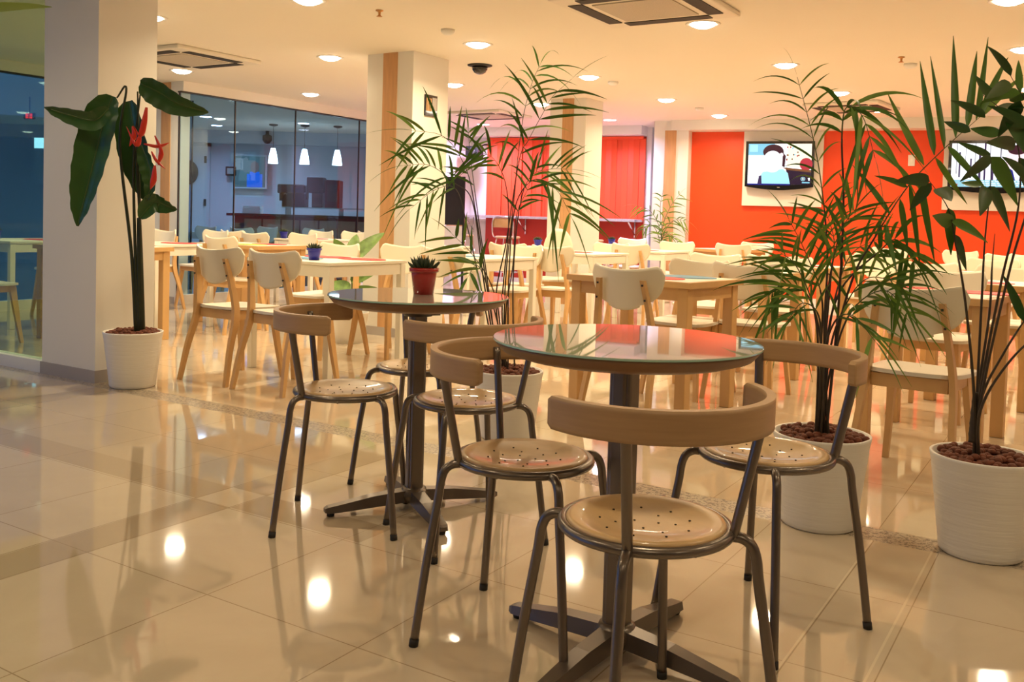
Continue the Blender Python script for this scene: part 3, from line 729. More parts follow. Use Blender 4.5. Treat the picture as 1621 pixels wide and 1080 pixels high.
CH=[(-1.70,5.82,58,'leftmost cream backed chair of the near left pair, its back to the viewer'),
 (-1.30,5.56,58,'right cream backed chair of the near left pair, beside the white table corner'),
 (.69,4.90,52,'large cream backed chair behind the near round table, its back to the viewer'),
 (1.76,3.98,52,'nearest cream backed chair, between the two right palm pots'),
 (-1.38,6.85,236,'cream backed chair facing the viewer at the left far side of the near white table'),
 (-.92,6.95,236,'cream backed chair facing the viewer at the right far side of the near white table'),
 (-.86,8.35,58,'cream backed chair directly left of the centre pillar base, seen over another chair'),
 (-.42,6.98,54,'cream backed chair right of the red pot, its back to the viewer'),
 (.05,8.45,56,'cream backed chair behind the centre palm stems, at the right of its table'),
 (0.0,7.85,236,'cream backed chair facing the viewer behind the centre palm stems'),
 (.42,8.05,58,'cream backed chair in front of the middle pillar, back to the viewer'),
 (.93,9.42,236,'cream backed chair facing the viewer beside the middle pillar'),
 (1.28,9.62,60,'small cream backed chair beneath the second right blue pot'),
 (1.52,12.35,238,'far cream backed chair right of the middle pillar facing the viewer'),
 (1.92,11.05,250,'cream backed chair in front of the far pillar plant'),
 (1.08,5.72,232,'cream backed chair facing the viewer across the blue placemat'),
 (1.48,5.70,58,'cream backed chair right of the near pine table, back to the viewer'),
 (1.45,6.95,234,'cream backed chair facing the viewer behind the second pine table'),
 (1.90,6.68,234,'cream backed chair just left of the right palm, facing the viewer'),
 (2.06,7.18,56,'cream backed chair behind the right palm fronds, back to the viewer'),
 (3.15,8.20,232,'cream backed chair facing the viewer right of the tall palm stems'),
 (2.64,11.0,62,'far cream backed chair at the small table by the orange wall, back to the viewer'),
 (3.10,11.95,245,'far cream backed chair facing the viewer against the orange wall at left'),
 (2.42,5.28,230,'cream backed chair across the near right pine table, facing the viewer'),
 (2.85,6.50,230,'cream backed chair facing the viewer in the second row at right'),
 (3.25,6.17,230,'cream backed chair facing the viewer in the second row, near the right edge'),
 (3.95,7.75,230,'cream backed chair in the third row at right, facing the viewer'),
 (4.45,7.45,230,'cream backed chair in the third row by the right edge'),
 (4.38,10.95,236,'far cream backed chair below the left television, facing the viewer'),
 (4.95,10.5,215,'far cream backed chair turned sideways below the switch plate'),
 (4.90,9.30,235,'far cream backed chair below the right television, left one'),
 (5.25,9.50,235,'far cream backed chair below the right television, right one'),
 (-2.40,8.10,56,'cream backed chair behind the near left pair, back to the viewer'),
 (-3.72,9.60,236,'far cream backed chair facing the viewer left of the blue glass joint'),
 (-3.32,10.05,236,'far cream backed chair against the glass pillar, facing the viewer'),
 (-3.00,10.45,56,'far cream backed chair in front of the glass wall, back to the viewer'),
 (-2.62,9.95,56,'cream backed chair before the pine table of green placemats, back to the viewer'),
 (-2.30,9.75,236,'cream backed chair facing the viewer beside the blue pot left of centre'),
 (-2.46,11.45,236,'far cream backed chair behind the blue pot by the glass wall'),
 (-2.05,11.45,236,'far cream backed chair facing the viewer below the coffee machine'),
 (-1.72,11.95,56,'far cream backed chair by the glass wall near the centre pillar, back to the viewer'),
 (-1.60,11.30,236,'far cream backed chair half behind the centre pillar, facing the viewer'),
 (-3.76,9.05,56,'far cream backed chair seen between the left pillar and the broad leaved plant'),
 (-3.95,6.95,58,'cream backed chair at the left picture edge behind the glass screen, near side'),
 (-4.25,8.84,230,'cream backed chair seen through the left glass screen beside the pillar'),
 (-4.10,12.1,236,'blue tinted chair behind the glass wall, leftmost of those beyond it'),
 (-3.42,12.2,60,'blue tinted chair behind the glass wall, second from the glass pillar'),
 (-3.55,13.1,236,'blue tinted chair behind the glass wall in front of the cafe counter end'),
 (-2.85,12.85,236,'blue tinted chair behind the glass wall below the coffee machine'),
 (-4.85,12.6,40,'blue tinted chair behind the glass wall near the cafe door'),
]
CH_SKIP=set()
for i,(x,y,f,l) in enumerate(CH):
    if i not in CH_SKIP: dc(x,y,f,l)
AC_.put((.44,9.35,0),math.radians(262),'pale chair with a tall rounded back in front of the middle pillar'); 

# ================================================================ dining tables
def dining_table(wood,N,Lu,Lv,rot,label):
    """near corner N, Lu long away to the right, Lv long away to the left"""
    u=Vector((math.cos(rot),math.sin(rot),0)); v=Vector((-math.sin(rot),math.cos(rot),0))
    o=empty('pine_dining_table' if wood else 'white_dining_table',label,'table',(N[0],N[1],0),rot,'pine dining tables' if wood else 'white dining tables')
    zt=.735; lg=.062 if wood else .045; e=.0
    wd='pine' if wood else 'cream_paint'
    mb=MB()
    if wood:
        k=.035; box(mb,0,Lu,0,k,zt-.032,zt); box(mb,0,Lu,Lv-k,Lv,zt-.032,zt); box(mb,0,k,k,Lv-k,zt-.032,zt); box(mb,Lu-k,Lu,k,Lv-k,zt-.032,zt)
        mb.build('tabletop','pine',o)
        mb=MB(); box(mb,k,Lu-k,k,Lv-k,zt-.028,zt+.001); mb.build('top_panel','cream_paint',o)
    else:
        box(mb,0,Lu,0,Lv,zt-.020,zt,bev=.003); mb.build('tabletop','cream_paint',o)
    zb=zt-.032 if wood else zt-.024; i=.022 if wood else .006
    mb=MB(); a0,a1=i+.008,i+.028
    box(mb,a0+.03,Lu-a0-.03,a0,a1,zb-.07,zb); box(mb,a0+.03,Lu-a0-.03,Lv-a1,Lv-a0,zb-.07,zb)
    box(mb,a0,a1,a0+.03,Lv-a0-.03,zb-.07,zb); box(mb,Lu-a1,Lu-a0,a0+.03,Lv-a0-.03,zb-.07,zb); mb.build('apron',wd,o)
    for x in (i,Lu-i-lg):
        for y in (i,Lv-i-lg):
            mb=MB(); box(mb,x,x+lg,y,y+lg,0,zb,bev=.004); mb.build('leg',wd,o)
    return o
def tpt(N,rot,a,b):
    return (N[0]+math.cos(math.radians(rot))*a-math.sin(math.radians(rot))*b, N[1]+math.sin(math.radians(rot))*a+math.cos(math.radians(rot))*b)
TB=[(0,(-1.13,5.80),.75,.75,57,'white square dining table behind the far round table, blue pot on it'),
 (1,(.93,4.86),.62,.80,50,'pine dining table directly behind the near round table, blue placemat on it'),
 (1,(2.20,4.27),.62,.62,52,'pine dining table behind the nearest cream chair at right'),
 (1,(3.02,5.35),.62,.62,52,'pine dining table at the right edge with a pink placemat'),
 (1,(1.62,5.85),.64,.62,52,'pine dining table left of the right palm, second from the left of the right group'),
 (1,(2.35,6.95),.64,.64,54,'pine dining table behind the right palm fronds'),
 (1,(3.45,6.62),.64,.64,54,'pine dining table in the third row near the right edge'),
 (1,(4.15,9.95),.64,.62,56,'far pine table below the space between the televisions'),
 (1,(2.55,11.15),.85,.62,40,'far small pine table against the left end of the orange wall'),
 (0,(-.19,6.95),.70,.66,55,'white dining table behind the centre palm, blue placemat on it'),
 (0,(.74,8.50),.72,.62,56,'white dining table in front of the middle pillar at right'),
 (0,(1.60,9.78),.72,.60,58,'white dining table in front of the far pillar plant'),
 (1,(-3.07,6.85),.70,.80,57,'pine dining table behind the broad leaved planter'),
 (0,(-2.98,7.80),.62,.75,57,'white dining table with blue pot and red placemat left of the near pair'),
 (1,(-2.22,8.15),.62,.90,57,'pine dining table with green placemat in front of the glass wall'),
 (0,(-2.25,10.45),.70,.60,57,'far white dining table left of the centre pillar'),
 (0,(-4.15,7.72),.72,.70,57,'white dining table seen through the left glass screen'),
 (0,(-.75,9.35),.60,.60,58,'white dining table right behind the centre pillar'),
 (0,(.28,10.0),.55,.45,58,'far white dining table left of the middle pillar base'),
 (0,(-3.98,12.45),.60,.60,57,'white table inside the cafe behind the blue glass'),
 (0,(1.45,11.6),.60,.60,58,'far white dining table before the window bay at right'),
]
for wd,N,a,b,rot,l in TB: dining_table(wd,N,a,b,math.radians(rot),l)

def placemat(x,y,m,rz,label,g,a=.20,b=.145):
    mb=MB(); lathe(mb,[(.001,0),(1,0),(1,.003),(.001,.003)],36,sx=a,sy=b,sm=False); o=mb.build('placemat',m,loc=(x,y,.7365),rz=rz); tag(o,label,'placemat',g); return o
def onT(i,a,b):
    wd,N,Lu,Lv,rot,_=TB[i]; return tpt(N,rot,a*Lu,b*Lv)
for i,a,b,m,l in [(0,.35,.72,'mat_blue','blue oval placemat beside the blue pot on the near white table'),
 (0,.72,.30,'mat_red','red oval placemat on the near white table, right half'),(0,.72,.72,'mat_red','red oval placemat behind the blue one on the near white table'),
 (1,.72,.35,'mat_blue','blue oval placemat on the pine table behind the near round table'),(1,.30,.42,'mat_red','pinkish red placemat beside the blue one, behind the cream chair'),
 (2,.76,.25,'mat_red','pink red placemat on the near right pine table'),(2,.75,.75,'mat_red','red placemat under the cream chair edge on the near right pine table'),
 (3,.30,.55,'mat_red','pink red placemat on the pine table at the right edge'),
 (4,.35,.60,'mat_red','red placemat on the pine table left of the right palm'),(5,.40,.45,'mat_red','red placemat on the pine table behind the right palm'),(6,.3,.6,'mat_red','red placemat on the third row pine table at right'),
 (9,.30,.62,'mat_blue','teal blue placemat on the white table behind the centre palm'),(10,.45,.62,'mat_red','pinkish placemat on the white table by the middle pillar'),
 (11,.35,.62,'mat_red','red placemat on the white table before the far pillar'),(12,.72,.30,'mat_red','red placemat on the pine table behind the broad leaved planter'),
 (13,.70,.35,'mat_red','red placemat on the white table left of the near pair'),(13,.30,.72,'mat_blue','blue placemat behind the blue pot at left'),
 (14,.30,.35,'mat_green','green placemat on the pine table before the glass wall'),(14,.68,.35,'mat_red','red placemat on the pine table before the glass wall'),
 (0,.25,.97-.25,'mat_green',None),
(15,.5,.5,'mat_red','red placemat on the far white table left of the centre pillar'),
 (16,.6,.4,'mat_red','red placemat on the white table behind the left glass screen'),(17,.35,.6,'mat_red','red placemat just right of the centre pillar')]:
    if l is None: continue
    x,y=onT(i,a,b); placemat(x,y,m,math.radians(TB[i][4]+90),l,'oval placemats on the dining tables',.19,.125)

# ---------------------------------------------------------------- small potted succulents
def small_pot(m,r,h,name):
    o=empty(name,'','potted succulent')
    mb=MB(); lathe(mb,[(.001,0),(r*.72,0),(r*.93,h*.82),(r*.93,h*.83),(r*1.06,h*.84),(r*1.08,h),(r*.98,h),(r*.93,h*.88),(.001,h*.86)],28); mb.build('pot',m,o)
    mb=MB(); rnd=random.Random(3)
    for k in range(34):
        a=k*2.4; t=k/34; rr=r*.62*math.sqrt(t); tilt=.15+.75*t; L=h*.62*(1-.25*t)*rnd.uniform(.8,1.15)
        b=Vector((rr*math.cos(a),rr*math.sin(a),h*.86)); dd=Vector((math.cos(a)*math.sin(tilt),math.sin(a)*math.sin(tilt),math.cos(tilt)))
        tube(mb,[b,b+dd*L*.35,b+dd*L*.75,b+dd*L],[r*.085,r*.12,r*.075,r*.012],6)
    mb.build('succulent_leaves','succulent',o); return o
RP=Proto(small_pot('red_pot',.050,.095,'red_plant_pot'))
RP.put((-.315,3.36,.766),0,'small red pot with a spiky succulent on the far round table')
BPt=Proto(small_pot('blue_pot',.046,.078,'blue_plant_pot'))
def bpt(i,a,b,l): x,y=onT(i,a,b); BPt.put((x,y,.735 if TB[i][0]==0 else .736),0,l,'blue succulent pots on the dining tables')
bpt(0,.22,.40,'blue succulent pot on the near white table left of centre')
bpt(13,.12,.50,'blue succulent pot on the white table right of the broad leaved plant')
bpt(15,.10,.85,'small blue pot among far chairs before the glass wall')
bpt(17,.55,.35,'blue succulent pot beside the centre pillar right edge')
bpt(18,.60,.45,'blue succulent pot in front of the middle pillar')
bpt(20,.20,.50,'blue succulent pot on a far table before the bay, right of the middle pillar')
bpt(16,.12,.55,'blue succulent pot seen through the left glass screen')

# ================================================================ big planters
PALM={
 'palm_centre':[
  ([(-0.027,4.46,0.269),(-0.07,4.45,0.64),(-0.028,4.43,0.943),(0.021,4.42,1.32),(0.063,4.4,1.418),(0.124,4.39,1.539),(0.165,4.37,1.614),(0.253,4.36,1.7)],0.42,10,0.324,0.0133,0.05,[]),
  ([(-0.015,4.46,0.269),(-0.028,4.49,0.729),(-0.002,4.52,1.094),(0.029,4.55,1.493),(0.07,4.58,1.696),(0.111,4.61,1.803)],0.5,10,0.36,0.0104,0.16,[]),
  ([(-0.039,4.46,0.269),(-0.117,4.42,0.731),(-0.179,4.38,1.088),(-0.227,4.34,1.276),(-0.326,4.3,1.41),(-0.476,4.26,1.433)],0.55,9,0.288,0.0142,0.05,[]),
  ([(-0.045,4.46,0.268),(-0.135,4.48,0.757),(-0.197,4.5,1.119),(-0.286,4.52,1.208),(-0.411,4.54,1.291),(-0.536,4.56,1.288)],0.6,9,0.264,0.0133,0.1,[]),
  ([(-0.051,4.46,0.268),(-0.15,4.51,0.724),(-0.221,4.56,0.996),(-0.284,4.61,1.18),(-0.388,4.66,1.179),(-0.517,4.71,1.081)],0.6,8,0.24,0.0123,0.1,[]),
  ([(-0.008,4.46,0.27),(-0.012,4.41,0.735),(0.007,4.36,1.093),(0.09,4.31,1.226),(0.191,4.26,1.184),(0.264,4.21,1.056)],0.55,9,0.288,0.0142,0.08,[]),
  ([(-0.002,4.46,0.27),(0.009,4.5,0.729),(0.029,4.54,1.095),(0.08,4.58,1.252),(0.173,4.62,1.293),(0.269,4.66,1.298)],0.55,9,0.288,0.0114,0.06,[]),
  ([(-0.021,4.46,0.269),(-0.04,4.44,0.642),(-0.02,4.42,1.003),(-0.041,4.4,1.211),(-0.103,4.38,1.326),(-0.191,4.36,1.351)],0.6,8,0.24,0.0133,0.08,[]),
  ([(-0.033,4.46,0.269),(-0.102,4.47,0.667),(-0.164,4.49,1.029),(-0.212,4.5,1.33),(-0.228,4.51,1.467)],0.6,7,0.192,0.0114,0.05,[]),
  ([(-0.024,4.46,0.269),(-0.053,4.4,0.585),(-0.101,4.33,0.753),(-0.189,4.27,0.885),(-0.274,4.21,0.97)],0.6,4,0.204,0.0152,0.03,[]),
  ([(-0.018,4.46,0.269),(-0.051,4.38,0.527),(-0.114,4.31,0.739),(-0.158,4.24,0.829),(-0.196,4.16,0.776)],0.6,3,0.24,0.0171,0.05,[]),
  ([(-0.012,4.46,0.269),(-0.023,4.48,0.577),(0.006,4.5,0.821),(0.017,4.52,1.064),(0.066,4.54,1.188),(0.109,4.56,1.313)],0.6,7,0.216,0.0123,0.08,[]),
 ],
 'palm_right':[
  ([(1.096,3.26,0.326),(1.107,3.28,0.692),(1.113,3.3,0.958),(1.087,3.32,1.203),(1.053,3.34,1.382),(0.999,3.36,1.58)],0.5,10,0.275,0.0076,0.1,[]),
  ([(1.113,3.26,0.326),(1.134,3.23,0.742),(1.131,3.21,1.114),(1.105,3.18,1.349),(1.109,3.16,1.452),(1.154,3.13,1.419),(1.193,3.11,1.282)],0.5,10,0.25,0.0152,0.12,[]),
  ([(1.118,3.26,0.327),(1.134,3.23,0.655),(1.167,3.19,0.878),(1.214,3.16,1.001),(1.313,3.13,1.19),(1.41,3.09,1.316),(1.507,3.06,1.419)],0.55,0,0.338,0.0218,0.01,[((1.348,3.09,1.261),(1.247,3.17,1.488),0.024),((1.38,3.09,1.295),(1.353,3.17,1.592),0.026),((1.412,3.09,1.317),(1.387,3.17,1.627),0.024),((1.447,3.09,1.355),(1.461,3.17,1.68),0.026),((1.469,3.06,1.383),(1.528,3.14,1.68),0.025),((1.497,3.06,1.411),(1.563,3.14,1.689),0.024),((1.507,3.06,1.419),(1.633,3.14,1.683),0.024),((1.507,3.06,1.419),(1.686,3.14,1.592),0.022),((1.319,3.13,1.199),(1.405,3.21,0.916),0.022),((1.349,3.13,1.235),(1.453,3.21,0.907),0.024),((1.29,3.13,1.149),(1.359,3.21,0.969),0.022),((1.26,3.13,1.096),(1.154,3.21,1.287),0.02),((1.313,3.13,1.19),(1.163,3.03,1.235),0.02),((1.384,3.09,1.287),(1.535,3.17,1.125),0.022),((1.424,3.09,1.325),(1.505,2.99,1.183),0.024),((1.254,3.16,1.064),(1.263,3.06,0.91),0.02)]),
  ([(1.087,3.26,0.326),(1.069,3.22,0.61),(1.028,3.18,0.788),(0.957,3.15,0.917),(0.892,3.11,0.959)],0.5,9,0.237,0.0114,0.07,[]),
  ([(1.091,3.26,0.326),(1.101,3.28,0.602),(1.056,3.31,0.799),(0.972,3.33,0.84),(0.924,3.36,0.791)],0.55,9,0.225,0.0114,0.08,[]),
  ([(1.1,3.26,0.326),(1.089,3.25,0.607),(1.076,3.23,0.806),(1.011,3.22,0.958),(0.949,3.21,1.066)],0.55,9,0.25,0.0123,0.06,[]),
  ([(1.104,3.26,0.326),(1.127,3.31,0.599),(1.173,3.36,0.821),(1.243,3.41,0.958),(1.375,3.46,1.019)],0.55,9,0.25,0.0123,0.06,[]),
  ([(1.109,3.26,0.326),(1.111,3.23,0.609),(1.156,3.21,0.789),(1.218,3.18,0.88),(1.327,3.16,0.863)],0.5,9,0.25,0.0114,0.08,[]),
  ([(1.113,3.26,0.326),(1.142,3.28,0.58),(1.215,3.31,0.759),(1.334,3.33,0.828),(1.439,3.36,0.738)],0.55,9,0.237,0.0114,0.08,[]),
  ([(1.104,3.26,0.326),(1.089,3.22,0.61),(1.08,3.18,0.832),(1.102,3.15,1.028),(1.137,3.11,1.113)],0.6,8,0.225,0.0123,0.06,[]),
  ([(1.098,3.26,0.326),(1.073,3.2,0.592),(1.035,3.13,0.75),(0.96,3.07,0.796),(0.893,3.01,0.738)],0.55,8,0.2,0.0114,0.08,[]),
  ([(1.102,3.26,0.326),(1.08,3.2,0.57),(1.089,3.13,0.73),(1.129,3.07,0.759),(1.181,3.01,0.685)],0.55,8,0.213,0.0123,0.08,[]),
  ([(1.107,3.26,0.326),(1.11,3.26,0.605),(1.15,3.26,0.828),(1.276,3.26,0.965),(1.34,3.26,1.011),(1.41,3.26,0.924)],0.6,8,0.25,0.0171,0.1,[]),
  ([(1.111,3.26,0.326),(1.121,3.31,0.598),(1.149,3.36,0.866),(1.172,3.41,1.002),(1.149,3.46,1.117)],0.6,8,0.225,0.0114,0.06,[]),
 ],
 'palm_near':[
  ([(1.505,2.99,0.365),(1.49,2.97,0.517),(1.433,2.94,0.822),(1.381,2.92,1.02),(1.341,2.89,1.117),(1.268,2.87,1.202)],0.55,0,0.18,0.0294,0.06,[((1.367,2.92,1.067),(1.262,2.82,1.12),0.045),((1.302,2.87,1.178),(1.294,2.77,1.129),0.05),((1.341,2.89,1.117),(1.394,2.97,0.995),0.04),((1.27,2.87,1.198),(1.122,2.77,1.218),0.04),((1.355,2.89,1.075),(1.51,2.97,1.046),0.038),((1.38,2.92,1.036),(1.46,3.0,0.919),0.03),((1.276,2.87,1.192),(1.248,2.95,1.115),0.035)]),
  ([(1.511,2.99,0.366),(1.514,3.0,0.511),(1.519,3.01,0.817),(1.53,3.03,1.022),(1.544,3.04,1.186),(1.547,3.05,1.291)],0.55,0,0.198,0.0313,0.06,[((1.547,3.05,1.291),(1.684,3.13,1.176),0.055),((1.547,3.05,1.291),(1.402,2.95,1.221),0.04),((1.531,3.04,1.193),(1.465,2.94,1.101),0.05),((1.538,3.04,1.194),(1.657,3.12,1.086),0.045),((1.519,3.04,1.197),(1.487,3.12,1.207),0.03),((1.545,3.05,1.289),(1.471,3.13,1.35),0.035)]),
  ([(1.517,2.99,0.366),(1.508,2.97,0.517),(1.552,2.96,0.884),(1.584,2.94,1.125),(1.566,2.92,1.301),(1.509,2.91,1.415),(1.431,2.89,1.468)],0.5,0,0.198,0.0331,0.05,[((1.463,2.89,1.45),(1.442,2.97,1.543),0.035),((1.451,2.91,1.401),(1.379,2.99,1.484),0.035),((1.408,2.91,1.357),(1.361,2.99,1.395),0.03),((1.502,2.91,1.352),(1.446,2.99,1.372),0.035),((1.528,2.91,1.415),(1.522,2.81,1.299),0.055),((1.488,2.91,1.437),(1.524,2.81,1.419),0.035),((1.526,2.91,1.454),(1.547,2.81,1.48),0.03),((1.554,2.92,1.32),(1.412,2.82,1.331),0.045),((1.567,2.92,1.281),(1.675,3.0,1.128),0.05)]),
  ([(1.521,2.99,0.366),(1.501,2.95,0.501),(1.554,2.91,0.946),(1.596,2.87,1.221),(1.545,2.83,1.407),(1.461,2.79,1.512)],0.5,3,0.216,0.0331,0.05,[((1.459,2.79,1.493),(1.34,2.69,1.422),0.04),((1.515,2.83,1.444),(1.494,2.91,1.356),0.045)]),
  ([(1.523,2.99,0.366),(1.515,2.98,0.496),(1.577,2.97,0.662),(1.662,2.95,0.827),(1.766,2.94,0.991)],0.6,3,0.198,0.0276,0.05,[]),
  ([(1.523,2.99,0.366),(1.497,2.94,0.482),(1.558,2.89,0.653),(1.641,2.84,0.76),(1.724,2.79,0.806)],0.6,3,0.198,0.0276,0.08,[]),
  ([(1.515,2.99,0.366),(1.527,3.02,0.509),(1.561,3.04,0.775),(1.578,3.07,0.939),(1.592,3.09,1.043)],0.7,0,0.18,0.0184,0.06,[]),
 ],
 'palm_far':[
  ([(1.965,12.3,0.396),(1.942,12.27,0.895),(1.795,12.23,1.181),(1.582,12.2,1.257)],0.3,8,0.25,0.016,0.1,[]),
  ([(1.965,12.3,0.396),(1.961,12.33,0.895),(2.063,12.37,1.231),(2.212,12.4,1.444)],0.3,8,0.25,0.016,0.1,[]),
  ([(1.965,12.3,0.396),(1.967,12.3,0.812),(1.928,12.3,1.226),(1.96,12.3,1.476)],0.3,8,0.22,0.016,0.1,[]),
  ([(1.965,12.3,0.396),(1.957,12.23,0.814),(2.077,12.17,1.065),(2.229,12.1,1.07)],0.3,8,0.25,0.016,0.15,[]),
  ([(1.965,12.3,0.396),(1.944,12.37,0.81),(1.83,12.43,1.015),(1.716,12.5,0.927)],0.3,8,0.25,0.016,0.15,[]),
  ([(1.965,12.3,0.396),(1.936,12.2,0.773),(2.014,12.1,0.9),(2.139,12.0,0.784)],0.3,8,0.22,0.016,0.15,[]),
 ],
}
HELICONIA={'stems':[[(-2.18,5.4,0.33),(-2.2,5.4,0.784),(-2.274,5.4,1.401),(-2.241,5.4,1.727),(-2.295,5.4,1.672)],[(-2.165,5.4,0.33),(-2.178,5.4,0.785),(-2.193,5.4,1.331),(-2.161,5.4,1.694)],[(-2.143,5.4,0.331),(-2.149,5.4,0.786),(-2.164,5.4,1.332),(-2.176,5.4,1.711)],[(-2.154,5.4,0.331),(-2.159,5.4,0.712),(-2.166,5.4,0.986)],[(-2.132,5.4,0.331),(-2.151,5.4,0.932),(-2.195,5.4,1.512)]],'leaves':[([(-2.277,5.3,1.67),(-2.322,5.3,1.534),(-2.373,5.3,1.319),(-2.425,5.3,1.104),(-2.466,5.3,0.931)],0.12),([(-2.255,5.2,1.588),(-2.331,5.2,1.523),(-2.471,5.2,1.547),(-2.611,5.2,1.585)],0.06),([(-2.142,5.35,1.752),(-2.04,5.35,1.708),(-1.914,5.35,1.64),(-1.751,5.35,1.599)],0.085),([(-2.255,5.48,1.665),(-2.215,5.48,1.446),(-2.165,5.48,1.226),(-2.137,5.48,1.079)],0.115),([(-2.112,5.3,0.988),(-2.031,5.3,1.079),(-1.97,5.3,1.063),(-1.905,5.3,1.04)],0.06),([(-2.102,5.28,1.397),(-2.062,5.28,1.291),(-2.042,5.28,1.186),(-2.07,5.28,1.085)],0.055)],'bracts':[[(-2.08,5.2,1.618),(-2.069,5.2,1.531),(-2.057,5.2,1.444)]]}
HELI_FLOWER=[[(-2.045,5.2,1.601),(-2.058,5.2,1.514),(-2.078,5.2,1.444),(-2.114,5.2,1.495)],[(-2.078,5.2,1.444),(-2.102,5.2,1.391),(-2.156,5.2,1.494)],[(-2.056,5.2,1.399),(-1.979,5.2,1.387),(-1.916,5.2,1.41)],[(-1.997,5.2,1.446),(-1.961,5.2,1.36),(-1.978,5.2,1.282)],[(-2.014,5.2,1.358),(-1.985,5.2,1.307),(-1.935,5.2,1.263)],[(-1.995,5.2,1.282),(-2.001,5.2,1.201),(-2.018,5.2,1.148)],[(-2.121,5.2,1.495),(-2.113,5.2,1.443),(-2.137,5.2,1.383)]]

def white_pot(o,ribs=False):
    H=.325; mb=MB(); prof=[(.001,0),(.120,0),(.127,.006)]
    n_=22
    for i in range(1,n_):
        t=i/n_; prof.append((.127+(.163-.127)*t+(.0007 if i%2 else 0),.006+(H-.02)*t))
    prof+=[(.166,H-.010),(.167,H-.002),(.163,H),(.156,H-.002),(.154,H-.05),(.001,H-.05)]
    lathe(mb,prof,56); mb.build('pot','pot_white',o)
    mb=MB(); rnd=random.Random(11); ico=[]
    bm=bmesh.new(); bmesh.ops.create_icosphere(bm,subdivisions=2,radius=1); iv=[q.co.copy() for q in bm.verts]; bm.verts.index_update(); fi=[[q.index for q in f.verts] for f in bm.faces]; bm.free()
    for k in range(150):
        a=k*2.39996; rr=.143*math.sqrt((k+.5)/150); s=rnd.uniform(.0105,.0150)
        c=Vector((rr*math.cos(a)+rnd.uniform(-.004,.004),rr*math.sin(a)+rnd.uniform(-.004,.004),H-.010+rnd.uniform(-.008,.018)*(1-rr/.3)))
        mb.add([c+Vector((q.x*s*rnd.uniform(.85,1.1),q.y*s,q.z*s*.85)) for q in iv],fi,0,True)
    lathe(mb,[(.001,H-.026),(.150,H-.030)],32)
    mb.build('clay_pebbles','clay',o,kind='stuff')
def leaf(mb,b,dr,L,wd,droop,nrm,mi=0,seg=6,fold=.25,blunt=1.0):
    dr=dr.normalized(); s=dr.cross(nrm)
    if s.length<1e-3: s=dr.cross(Vector((0,0,1)))
    s.normalize(); vs=[];fs=[]
    for i in range(seg+1):
        t=i/seg; c=b+dr*L*t+Vector((0,0,-droop*L*4*t*t))
        w_=wd*.5*(math.sin(PI*min(1,(t**.62)*.98+.02)))**(blunt*.8); w_=max(w_,wd*.03)
        n_=s.cross(dr).normalized()
        vs+=[c-s*w_+n_*w_*fold,c,c+s*w_+n_*w_*fold]
        if i: k=(i-1)*3; fs+=[(k,k+1,k+4,k+3),(k+1,k+2,k+5,k+4)]
    mb.add(vs,fs,mi,True)
def palm(name,label,base,key,stem_r=.006,spread=.03,broad=False,keep=.85):
    o=empty(name,label,'potted palm',(base[0],base[1],0),0,'large potted palms in white pots'); white_pot(o); bx=Vector((base[0],base[1],0))
    rnd=random.Random(hash(key)%1000 if False else len(key)*7)
    for pts,t0,n_,L,wd,dr,extra in PALM[key]:
        P=[Vector(q)-bx for q in pts]; P[0]=Vector((P[0].x*.9+rnd.uniform(-spread,spread),P[0].y*.9+rnd.uniform(-spread,spread),.27)); P=spline(P,7); N=len(P)
        k0=int(N*t0); k0=max(2,min(N-4,k0))
        mb=MB(); q=P[:k0+1]; tube(mb,q,[stem_r*(1.25-.55*i/len(q)) for i in range(len(q))],7); mb.build('stem','stem_dark',o)
        mb=MB(); q=P[k0:]; tube(mb,q,[stem_r*.62*(1-.7*i/len(q)) for i in range(len(q))],6,mi=1)
        m=len(q)-1
        for j in range(n_):
            f=(j+.4)/n_*m; i=min(int(f),m-1); fr=f-i; c=q[i].lerp(q[i+1],fr); tg=(q[i+1]-q[i]).normalized()
            hz=tg.cross(Vector((rnd.uniform(-.5,.5),1,rnd.uniform(-.3,.5))))
            if hz.length<.15: hz=Vector((.8,.6,0))
            hz.normalize(); nn=hz.cross(tg).normalized()
            if nn.z<0: nn=-nn
            # leaflets shorten towards both ends
            e=.62+.38*math.sin(PI*min(1,.15+.85*(j+.5)/n_)); 
            tw=rnd.uniform(-.35,.35)
            for s in (-1,1):
                if rnd.random()>keep: continue
                side=(hz*math.cos(tw)+nn*math.sin(tw)*.8)*s
                dd=tg*rnd.uniform(.55,.95)+side*rnd.uniform(.6,.95)+nn*rnd.uniform(-.25,.35)
                leaf(mb,c,dd,L*e*rnd.uniform(.65,1.18),wd*rnd.uniform(.85,1.15),dr*rnd.uniform(.6,1.5),nn,mi=0 if rnd.random()<.6 else 2,seg=8)
        if n_: leaf(mb,q[-1],(q[-1]-q[-3]),L*.7,wd,dr,Vector((0,0,1)),seg=8)
        for a,b,w_ in extra:
            a=Vector(a)-bx; b=Vector(b)-bx; leaf(mb,a,b-a,(b-a).length,w_,rnd.uniform(-.02,.05),Vector((rnd.uniform(-.3,.3),-1,rnd.uniform(-.2,.4))),mi=0 if rnd.random()<.7 else 2,seg=10,fold=.3)
        mb.build('frond',['broad_green' if broad else 'palm_green','stem_dark' if broad else 'stem_green','palm_green' if broad else 'palm_light'],o)
    return o
palm('potted_palm','slender potted palm in a white pot behind the far round table',(-.0,4.44),'palm_centre',.0032,spread=.04,keep=.82)
palm('potted_palm','bushy potted palm in a white pot right of the near round table',(1.11,3.27),'palm_right',.0042,spread=.022,keep=.88)
palm('potted_palm','potted plant with broad hanging leaflets in the white pot at the right edge',(1.56,3.02),'palm_near',.0045,spread=.008,broad=True,keep=.8)
